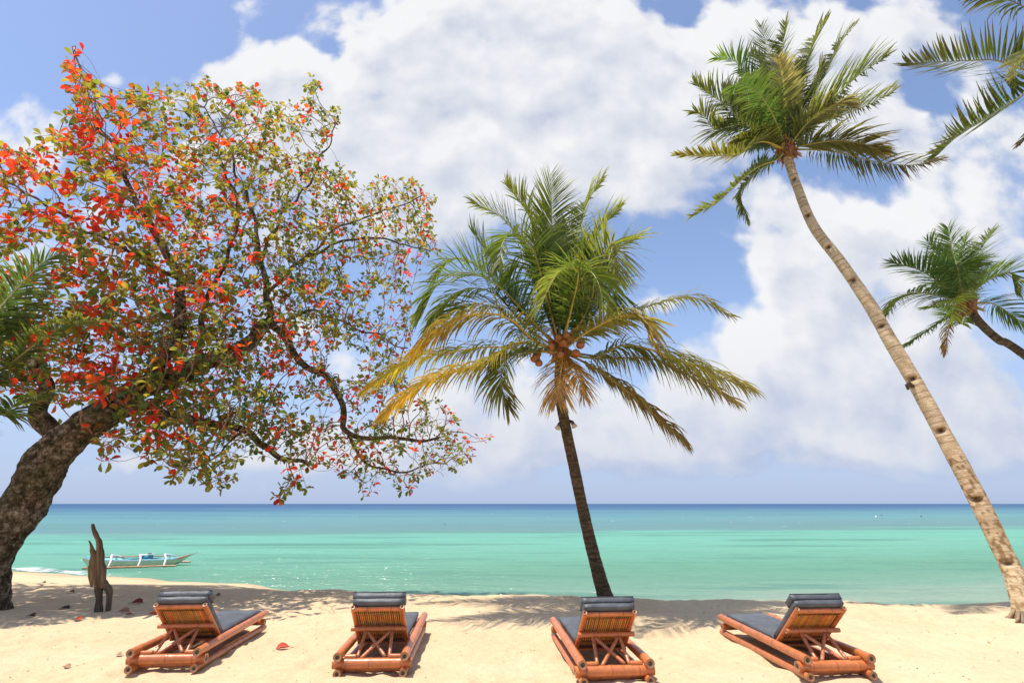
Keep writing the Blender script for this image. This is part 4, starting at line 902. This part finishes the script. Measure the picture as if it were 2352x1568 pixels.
# limb skeleton depth as a guide for the depth of the foliage
sk = [(x, y, dshift(x, y, d)) for pts, _ in LIMBS[1:] for x, y, d in pts]
def depth_at(x, y):
    w = 0; s = 0
    for a, b, d in sk:
        q = 1 / ((x - a) ** 2 + (y - b) ** 2 + 2500); q *= q; w += q; s += q * d
    return s / w
holes = [(800, 830, 55, 50), (880, 700, 45, 45), (1000, 880, 60, 40), (700, 940, 60, 30), (60, 600, 60, 40), (960, 620, 40, 50), (150, 380, 40, 30), (680, 330, 50, 30), (480, 430, 25, 30), (830, 620, 40, 25), (100, 440, 40, 20), (560, 700, 30, 20), (300, 700, 30, 25), (870, 940, 40, 25), (730, 800, 30, 30), (650, 880, 35, 25), (820, 330, 60, 50), (1010, 520, 30, 20)]
att = []
while len(att) < 10800:
    x = tq.uniform(-170, 1145); y = tq.uniform(88, 1160)
    if not inside(x, y): continue
    if any(((x - a) / rx) ** 2 + ((y - b) / ry) ** 2 < 1 and tq.random() < .85 for a, b, rx, ry in holes): continue
    dens = 1.0
    if x > 650 and y < 900: dens = 1.35
    if y < 330: dens = 1.1
    if 150 < x < 760 and 640 < y < 990: dens = 1.75
    if y > 1010: dens = 1.0
    if x < 420 and y < 640: dens = .85
    if x < 0: dens = .5
    if tq.random() > dens / 1.75: continue
    th = interp(x, [-170, 400, 800, 1140], [1.7, 2.1, 1.5, .6]) * interp(y, [90, 250, 700, 1000, 1160], [.5, 1.0, 1.35, 1.1, .4])
    d = depth_at(x, y) + tq.gauss(0, .55) * th
    w_ = tl(x, y, Y0 + d)
    if noise.noise(Vector((w_.x * .75, w_.y * .75, w_.z * 2.3))) + .35 * noise.noise(w_ * 3.1) < interp(x, [-100, 400, 700], [.0, -.14, -.3]): continue
    att.append(tl(x, y, Y0 + max(-.9, min(4.6, d))))
A_ = np.array([tuple(p) for p in att]); alive = np.ones(len(A_), bool)
N_ = np.array([tuple(p) for p in nodes])
near = np.full(len(A_), -1); nd = np.full(len(A_), 1e9)
def upd(s):
    B = N_[s:]; ids = np.nonzero(alive)[0]
    if not len(ids) or not len(B): return
    a = A_[ids]; D_ = (a * a).sum(1)[:, None] + (B * B).sum(1)[None] - 2 * a @ B.T
    k = D_.argmin(1); dm = np.sqrt(np.maximum(D_[np.arange(len(k)), k], 0)); better = dm < nd[ids]
    nd[ids[better]] = dm[better]; near[ids[better]] = k[better] + s
upd(0)
STEP = .14; KILL = .14
for it in range(120):
    use = alive & (nd < 4.0)
    if not use.any(): break
    grow = {}
    for ai in np.nonzero(use)[0]: grow.setdefault(near[ai], []).append(ai)
    s = len(N_); newp = []
    for nidx, ais in grow.items():
        v = A_[ais] - N_[nidx]; v = v / (np.linalg.norm(v, axis=1)[:, None] + 1e-9); v = v.sum(0)
        L = np.linalg.norm(v)
        v = v / L if L > .2 else tr.normal(size=3)
        v = v + tr.normal(size=3) * .28; v /= np.linalg.norm(v)
        newp.append(N_[nidx] + v * STEP); par.append(int(nidx)); nrad.append(0)
    N_ = np.vstack([N_, np.array(newp)]); upd(s); alive &= nd > KILL
    if len(N_) > 42000: break
NN = len(N_); par = np.array(par)
kids = [[] for _ in range(NN)]
for i in range(NN):
    if par[i] >= 0: kids[par[i]].append(i)
# pipe model for the twigs
area = np.zeros(NN)
for i in range(NN - 1, NL - 1, -1):
    if not [k for k in kids[i] if k >= NL]: area[i] = .0048 ** 2.2
    area[i] = max(area[i], .0048 ** 2.2)
    if par[i] >= NL: area[par[i]] += area[i]
rad_n = area ** (1 / 2.2)
bm = MB(); done = set()
V3 = lambda i: Vector(N_[i])
for i in range(NL, NN):
    if par[i] >= NL and max(kids[par[i]], key=lambda k: area[k]) == i: continue   # continues an existing twig
    ch = [i]
    while True:
        k = [q_ for q_ in kids[ch[-1]]]
        if not k: break
        ch.append(max(k, key=lambda q_: area[q_]))
    pts = [V3(par[i])] + [V3(k) for k in ch]
    if len(pts) > 3:                               # ease the kinks a little
        pts = [pts[0]] + [(pts[k - 1] + pts[k] * 2 + pts[k + 1]) / 4 for k in range(1, len(pts) - 1)] + [pts[-1]]
    rs = [min(rad_n[ch[0]], .05)] + [min(.05, rad_n[k]) for k in ch]
    sh = tq.uniform(.8, 1.3)
    tube(bm, pts, rs, 5 if rs[0] > .012 else 4, tuple(v * sh for v in (.3, .19, .12)), cap=False)
bm.build('twigs', M_wood, tree)
# leaves: obovate blades in rosettes at the twig ends
def obovate(mb, p, d, n, L, c, cup=.18, q=tq):
    s = d.cross(n).normalized(); n = s.cross(d).normalized(); w = L * q.uniform(.27, .34)
    e = lambda t, x, z: p + d * (L * t) + s * (w * x) + n * (L * z)
    droop = -q.uniform(.02, .22)
    mid = [e(0, 0, 0), e(.35, 0, -.02), e(.7, 0, droop * .5), e(1.0, 0, droop)]
    Ls = [e(.33, -.62, cup * .5), e(.62, -1.0, cup * .7 + droop * .3), e(.88, -.74, cup * .5 + droop * .8)]
    Rs = [e(.33, .62, cup * .5), e(.62, 1.0, cup * .7 + droop * .3), e(.88, .74, cup * .5 + droop * .8)]
    vs = mid + Ls + Rs
    fs = [(0, 1, 4), (1, 2, 5, 4), (2, 3, 6, 5), (0, 7, 1), (1, 7, 8, 2), (2, 8, 9, 3)]
    k = q.uniform(.9, 1.1); mb.add(vs, fs, [tuple(v * k for v in c)] * 4 + [tuple(v * k * .92 for v in c)] * 6)
REDS = [(.84, .075, .03), (.74, .055, .03), (.86, .11, .03), (.7, .15, .03), (.5, .045, .04)]
OLIV = [(.29, .32, .05), (.35, .35, .055), (.4, .34, .055), (.22, .29, .05), (.26, .27, .05), (.18, .24, .05)]
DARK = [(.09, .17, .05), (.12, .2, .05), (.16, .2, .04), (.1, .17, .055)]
redspots = [(230, 300, 90, 110, .75), (330, 390, 90, 80, .6), (60, 380, 110, 70, .8), (140, 500, 170, 70, .7), (290, 470, 120, 80, .55), (470, 480, 110, 100, .6), (90, 600, 140, 90, .65), (480, 680, 120, 60, .55), (660, 820, 60, 60, .85), (240, 800, 130, 60, .65), (180, 880, 120, 50, .65), (170, 130, 60, 60, .95), (830, 920, 80, 40, .5),
            (760, 1040, 120, 50, .55), (700, 580, 150, 90, .2), (940, 790, 60, 60, .4), (1110, 1010, 50, 30, .9), (340, 1000, 90, 60, .45), (240, 1050, 60, 40, .8), (500, 880, 140, 60, .25), (880, 480, 120, 60, .3), (700, 260, 90, 60, .3), (20, 240, 60, 60, .9), (640, 700, 90, 60, .4), (450, 330, 150, 60, .2), (0, 700, 200, 200, .35)]
def sheet(p):
    q = p + tb; d = q.y * math.cos(TILT) + (q.z - CAMH) * math.sin(TILT); u = -q.y * math.sin(TILT) + (q.z - CAMH) * math.cos(TILT)
    return 1176 + FX * q.x / d, 784 - FX * u / d
lm_ = MB(); nleaf = 0
for i in range(NL, NN):
    term = not kids[i]
    if not term and not (rad_n[i] < .011 and tq.random() < .13): continue
    p = V3(i); x, y = sheet(p); T = (V3(i) - V3(par[i])).normalized()
    pr = 0.17
    for (a, b, rx, ry, w) in redspots:
        e = ((x - a) / rx) ** 2 + ((y - b) / ry) ** 2
        if e < 4: pr = max(pr, w * math.exp(-e * .6))
    bare = interp(x, [-200, 500, 800, 1150], [.06, .1, .2, .3]) + (.08 if y < 300 else 0)
    if tq.random() < bare: continue
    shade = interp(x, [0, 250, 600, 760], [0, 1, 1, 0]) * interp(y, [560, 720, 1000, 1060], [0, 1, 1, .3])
    red = tq.random() < pr
    cnt = tq.randint(3, 7) if term else tq.randint(1, 2)
    if red: cnt = max(1, cnt - 1)
    big = interp(x, [-100, 300, 700, 1100], [1.22, 1.14, .94, .82]) * interp(y, [100, 500, 1100], [1.02, 1.0, .95])
    a, b = frame_for(T); th0 = tq.uniform(0, 6.28)
    for k in range(cnt):
        th = th0 + k * 2.4; d = (a * math.cos(th) + b * math.sin(th)) * tq.uniform(.6, 1.0) + T * tq.uniform(.1, .8) + Vector((0, 0, tq.uniform(-.25, .35)))
        d.normalize(); n = (Vector((tq.gauss(0, .35), tq.gauss(0, .35), 1)) + T * .3).normalized()
        if abs(n.dot(d)) > .95: n = Vector((1, 0, .2))
        if red: c = tq.choice(REDS) if tq.random() < .9 else tq.choice(OLIV)
        else:
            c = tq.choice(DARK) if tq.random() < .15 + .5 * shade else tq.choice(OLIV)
            if tq.random() < .12: c = mixc(c, (.5, .12, .03), .6)
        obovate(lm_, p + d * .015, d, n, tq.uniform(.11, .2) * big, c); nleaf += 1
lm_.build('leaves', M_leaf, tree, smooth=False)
print('TREE nodes', NN, 'leaves', nleaf, 'alive', int(alive.sum()))

# ------------------------------------------------------------------ driftwood post
dw_base = on_sand(236, 1404)
c1z = lambda x, y: (163.3 + .15104 * x, 1184.2 + .15104 * y)
dwm = MB(); YD = dw_base.y; dwo = Vector((dw_base.x, dw_base.y, dw_base.z - .08))
def dwp(x, y, d=0.0): return at(*c1z(x, y), YD + d) - dwo
kz = mpp(dw_base) * .15104
def limb(pts, seed, c):
    W_ = [dwp(x, y, d) for x, y, r, rd, d in pts]; n = 40
    P_, L = spline(W_, n)
    rx = [interp(i / (n - 1), np.linspace(0, 1, len(pts)), [p[2] * kz * 1.02 for p in pts]) for i in range(n)]
    ry = [interp(i / (n - 1), np.linspace(0, 1, len(pts)), [p[3] * kz for p in pts]) for i in range(n)]
    vs = []; cs = []; seg = 20
    for i in range(n):
        for k in range(seg):
            th = 2 * math.pi * k / seg; v = Vector((math.cos(th) * rx[i], math.sin(th) * ry[i], 0)); p = P_[i] + v
            g_ = noise.noise(Vector((th * 2.2 if th < math.pi else (6.283 - th) * 2.2, seed, P_[i].z * 1.2)))
            w = 1 + .22 * g_ + .14 * noise.noise(p * 7) + .08 * noise.noise(Vector((p.x * 26, p.y * 26, p.z * 5)))
            vs.append(P_[i] + v * w + Vector((0, 0, .03 * noise.noise(p * 9)))); sh = .68 + .75 * max(-.5, g_); cs.append(tuple(x * sh for x in c))
    fs = [(i * seg + k, i * seg + (k + 1) % seg, (i + 1) * seg + (k + 1) % seg, (i + 1) * seg + k) for i in range(n - 1) for k in range(seg)] + [tuple(range(seg - 1, -1, -1)), tuple((n - 1) * seg + k for k in range(seg))]
    dwm.add(vs, fs, cs)
BW = (.27, .165, .08)
limb([(455, 1090, 75, 60, 0), (455, 900, 62, 60, 0), (440, 700, 72, 55, 0), (440, 520, 64, 48, .0), (430, 400, 50, 40, 0), (385, 300, 44, 34, 0), (345, 220, 38, 26, 0), (325, 135, 20, 14, 0)], 1, (.24, .15, .085))
limb([(440, 1060, 60, 60, -.02), (370, 900, 82, 62, -.03), (350, 750, 72, 60, -.03), (345, 620, 62, 52, -.03), (325, 520, 42, 40, -.02), (295, 430, 26, 22, 0), (272, 370, 9, 9, 0)], 2, BW)
limb([(330, 760, 60, 45, -.04), (315, 900, 52, 42, -.06), (310, 1000, 34, 30, -.06), (305, 1085, 14, 14, -.06)], 3, (.28, .17, .085))
limb([(430, 1000, 66, 55, 0), (420, 1130, 58, 50, 0), (425, 1230, 42, 40, 0), (425, 1340, 44, 42, 0), (420, 1450, 58, 48, 0), (418, 1530, 62, 50, 0)], 4, (.17, .125, .08))
limb([(480, 980, 56, 52, .03), (545, 1090, 66, 52, .04), (580, 1180, 46, 42, .05), (575, 1300, 36, 36, .05), (565, 1420, 40, 38, .05), (562, 1530, 44, 40, .05)], 5, (.2, .15, .105))
dw = dwm.build('driftwood_post', M_wood, None); dw.location = dwo
tag(dw, 'upright forked driftwood stump with two root legs standing in the sand before the boat', 'driftwood')

# ------------------------------------------------------------------ outrigger boat
bpL = ground(184, 1302, WATER); bpR = ground(447, 1296.5, WATER)
bdir = (bpR - bpL); bdir.z = 0; BL = bdir.length; bang = math.atan2(bdir.y, bdir.x); bc = (bpL + bpR) / 2
boat = empty('outrigger_boat', (bc.x, bc.y, WATER), 'narrow pale green outrigger boat with white arms floating by the shore', 'boat', None, bang)
H = BL / 2; bs = BL / 5.6
hull = MB(); ns_ = 44; sec = 9; PG = (.50, .58, .40)
def hull_sec(u):                                  # u -1..1 along the boat
    w = .34 * max(.02, (1 - abs(u) ** 2.6)) ** .8
    sheer = .46 + .10 * u * u + (.26 * max(0, u - .62) ** 1.3 / .38 ** 1.3 if u > .62 else 0) + (.14 * max(0, -u - .7) / .3 if u < -.7 else 0)
    keel = -.12 + (.86 * max(0, u - .5) ** 1.5 / .5 ** 1.5 if u > .5 else 0) + (.52 * max(0, -u - .8) ** 1.3 / .2 ** 1.3 if u < -.8 else 0)
    sheer = .12 + (sheer - .12) * .74; return w * bs, sheer * bs, min(keel, sheer - .03) * bs
vs = []; cs = []
for i in range(ns_ + 1):
    u = -1 + 2 * i / ns_; w, sh, ke = hull_sec(u); X = u * H * 1.0 + (.0)
    if u > .9: X += (u - .9) * H * .9
    prof = [(1.0, 1.0), (.94, .72), (.8, .4), (.5, .12), (.0, 0)]
    ring = [(a * w, ke + (sh - ke) * b) for a, b in prof] + [(-a * w, ke + (sh - ke) * b) for a, b in prof[-2::-1]]
    inner = [(-.86 * w, sh - .002), (-.78 * w, lerp(sh, ke, .55)), (.78 * w, lerp(sh, ke, .55)), (.86 * w, sh - .002)]
    for k, (yv, zv) in enumerate(ring + inner):
        vs.append(Vector((X, yv, zv)))
        if k >= len(ring): cs.append((.05, .30, .46) if k in (len(ring) + 1, len(ring) + 2) else (.10, .38, .5))
        else:
            top = zv > lerp(ke, sh, .86)
            c = (.09, .36, .50) if top else PG
            if u > .72 and zv > lerp(ke, sh, .45): c = (.62, .24, .17)
            if u > .93: c = (.8, .78, .7)
            cs.append(c)
per = 13; fs = []
for i in range(ns_):
    for k in range(per): a = i * per + k; b = i * per + (k + 1) % per; fs.append((a, b, b + per, a + per))
fs += [tuple(range(per - 1, -1, -1)), tuple(ns_ * per + k for k in range(per))]
hull.add(vs, fs, cs); hull.build('hull', M_paint, boat)
WHT = (.82, .82, .8)
OY = -1.02 * bs
for u in (-.42, .08, .52):                        # bent white arms over to both floats
    X = u * H
    for s in (-1, 1):
        m_ = MB(); pts, _ = spline([Vector((X - .25 * bs, 0, .58 * bs)), Vector((X - .08 * bs, s * .35 * bs, .50 * bs)), Vector((X + .06 * bs, s * .62 * bs, .40 * bs)), Vector((X + .13 * bs, s * .84 * bs, .25 * bs)), Vector((X + .15 * bs, s * 1.0 * bs, .04 * bs))], 14)
        tube(m_, pts, .042 * bs, 8, WHT); m_.build('outrigger_arm', M_paint, boat)
for s in (-1, 1):
    m_ = MB(); bamboo(m_, (-H * .78, s * 1.02 * bs, .03), (H * .8, s * 1.02 * bs, .06), .045 * bs, 7, (.42, .17, .06), seed=5 + s); m_.build('bamboo_float', M_bamboo, boat)
m_ = MB(); bamboo(m_, (-H * .72, .30 * bs, .46 * bs), (H * .5, .30 * bs, .48 * bs), .028 * bs, 6, (.36, .12, .05), seed=77); m_.build('boom_pole', M_bamboo, boat)
def box(mb, c, h, colr, rot=0.0):
    vs = []
    for sx in (-1, 1):
        for sy in (-1, 1):
            for sz in (-1, 1): vs.append(Vector((c[0] + sx * h[0], c[1] + sy * h[1], c[2] + sz * h[2] + rot * sx * h[0])))
    mb.add(vs, [(0, 1, 3, 2), (4, 6, 7, 5), (0, 4, 5, 1), (2, 3, 7, 6), (0, 2, 6, 4), (1, 5, 7, 3)], colr)
m_ = MB(); box(m_, (.13 * H, 0, .44 * bs), (.2 * bs, .2 * bs, .11 * bs), (.06, .3, .42)); m_.build('engine_box', M_paint, boat)
m_ = MB(); box(m_, (.11 * H, 0, .575 * bs), (.33 * bs, .24 * bs, .022 * bs), (.8, .82, .8), .05); m_.build('box_lid', M_paint, boat)
m_ = MB(); box(m_, (.16 * H, -.02, .62 * bs), (.07 * bs, .08 * bs, .03 * bs), (.03, .03, .03)); m_.build('engine_cap', M_paint, boat)
for u in (-.25, .33):
    m_ = MB(); box(m_, (u * H, 0, .34 * bs), (.3 * bs, .27 * bs, .015 * bs), (.30, .50, .68), .12); m_.build('seat_plank', M_paint, boat)
m_ = MB(); tube(m_, [Vector((.52 * H, 0, .5 * bs)), Vector((.8 * H, 0, .5 * bs)), Vector((1.02 * H, 0, .64 * bs))], .008, 5, (.3, .3, .28)); m_.build('bow_rope', M_metal, boat)

# ------------------------------------------------------------------ lamps on the central trunk
for s, (x, y), lb in ((-1, (1283, 979), 'small dark floodlight strapped to the left side of the central palm trunk'), (1, (1316, 975), 'small floodlight strapped to the right side of the central palm trunk')):
    p = at(x, y, YC + .6); k = mpp(p)
    o = empty('floodlight', p, lb, 'floodlight', 'floodlights on the central palm trunk'); m_ = MB()
    pts = [Vector((-s * 8 * k, 0, 9 * k)), Vector((-s * 2 * k, -.02, 6 * k)), Vector((s * 1 * k, -.04, -1 * k))]
    tube(m_, pts, [3.2 * k, 4 * k, 4.6 * k], 12, (.05, .05, .055)); m_.build('housing', M_metal, o)
    m_ = MB(); tube(m_, [Vector((s * .6 * k, -.035, .5 * k)), Vector((s * 3 * k, -.055, -5.5 * k))], [4.2 * k, 7 * k], 14, (.6, .5, .36)); m_.build('lamp_head', M_metal, o)
    m_ = MB(); tube(m_, [Vector((-s * 14 * k, 0, 5 * k)), Vector((-s * 1 * k, 0, 5 * k))], 1.2 * k, 6, (.04, .04, .04)); m_.build('bracket', M_metal, o)

# ------------------------------------------------------------------ fallen leaves
FLV = [  # sheet x, y, length, colour, label
 (650, 1490, .21, (.62, .05, .03), 'bright red fallen leaf lying alone on open sand between the two left loungers'),
 (177, 1424, .2, (.6, .09, .03), 'orange red fallen leaf on the sand just left below the driftwood post'),
 (71, 1416.5, .2, (.09, .05, .03), 'dark brown curled leaf on the sand near the foot of the big tree'),
 (93, 1346.5, .16, (.5, .07, .03), 'small red leaf on the sand between the big tree and driftwood, nearer one of two'),
 (100, 1338, .16, (.14, .07, .04), 'small brown leaf on the sand between the big tree and driftwood, farther one of two'),
 (163, 1360.5, .16, (.32, .1, .05), 'reddish brown leaf curled up close left of the driftwood post'),
 (314, 1385, .24, (.22, .045, .03), 'large dark red curled leaf right of the driftwood post in the tree shade'),
 (284, 1405, .2, (.42, .2, .12), 'pale brown dry leaf at the right foot of the driftwood post'),
 (296, 1412.5, .14, (.3, .1, .06), 'little brown leaf on sand between driftwood and the first lounger'),
 (349, 1411.5, .18, (.66, .08, .03), 'bright red leaf lying close against the left side of the first lounger'),
 (148, 1398, .22, (.07, .045, .03), 'dark curled leaf on the ridge of sand left of the driftwood post'),
 (274, 1506, .11, (.4, .27, .13), 'tiny tan leaf on bare sand in front of the first lounger'),
 (153, 1533, .12, (.36, .2, .1), 'tiny brown leaf in the empty sand at the lower left corner'),
 (499, 1369, .17, (.14, .07, .04), 'dark brown leaf in the tree shade just right of the first lounger pillow'),
]
for (x, y, L, c, lb) in FLV:
    p = on_sand(x, y); m_ = MB(); q = random.Random(int(x * 7)); L *= .85; th = q.choice([q.uniform(-.5, .5), q.uniform(2.7, 3.6)])
    d = Vector((math.cos(th), math.sin(th), .06)).normalized(); n = Vector((q.gauss(0, .2), -.35 + q.gauss(0, .1), 1)).normalized()
    obovate(m_, Vector((0, 0, .02)) - d * L * .5, d, n, L, c, cup=q.uniform(.15, .4), q=q)
    tube(m_, [Vector((0, 0, .02)) - d * L * .5, Vector((0, 0, .012)) - d * L * .72], [.004, .003], 4, tuple(v * .5 for v in c))
    o = m_.build('fallen_leaf', M_fallen, None); o.location = p; tag(o, lb, 'leaf', 'fallen leaves on the sand')
deb = MB(); q = random.Random(21)
for k in range(1100):
    x = q.uniform(-12, 12); y = q.uniform(3.2, 11.3)
    z = sand_z(x, y); th = q.uniform(0, 6.28); L = q.uniform(.008, .03) * (2.0 if q.random() < .08 else 1); d = Vector((math.cos(th), math.sin(th), q.uniform(0, .3))) * L
    c = q.choice([(.2, .12, .06), (.3, .2, .1), (.12, .08, .05), (.4, .26, .13)]); p = Vector((x, y, z + .004))
    if q.random() < .5: tube(deb, [p, p + d], [.004, .002], 4, c)
    else:
        s_ = Vector((-math.sin(th), math.cos(th), .2)) * L * .45; deb.add([p - d * .5, p + s_, p + d * .5 + Vector((0, 0, .006)), p - s_], [(0, 1, 2, 3)], c)
db = deb.build('sand_litter', M_fallen, None, smooth=False); db['kind'] = 'stuff'; tag(db, 'tiny twigs and leaf crumbs scattered over the sand', 'litter')

# ------------------------------------------------------------------ floats out on the water
def buoy(x, y, r, c, lb):
    p = ground(x, y, WATER); m_ = MB(); k = mpp(p) * r
    prof = [(0, -.8), (.7, -.5), (1, 0), (.75, .55), (.28, .85), (.2, 1.25), (0, 1.3)]
    vs = []; seg = 10
    for a, z in prof:
        for j in range(seg): vs.append(Vector((math.cos(j * 2 * math.pi / seg) * a * k, math.sin(j * 2 * math.pi / seg) * a * k, z * k)))
    fs = [(i * seg + j, i * seg + (j + 1) % seg, (i + 1) * seg + (j + 1) % seg, (i + 1) * seg + j) for i in range(len(prof) - 1) for j in range(seg)]
    m_.add(vs, fs, c); o = m_.build('buoy', M_paint, None); o.location = p; tag(o, lb, 'buoy', 'buoys far out on the water')
buoy(2012, 1186.5, 2.2, (.85, .85, .85), 'white mooring buoy far out on the water left of the tall palm trunk')
buoy(2025, 1183.5, 1.9, (.03, .03, .04), 'dark buoy on the water beside the white buoy')
buoy(2116, 1186, 1.9, (.03, .03, .04), 'dark buoy on the water closest to the tall palm trunk')
buoy(1022, 1203, 1.7, (.06, .05, .05), 'dark buoy on the reef water between the tree and the central palm')
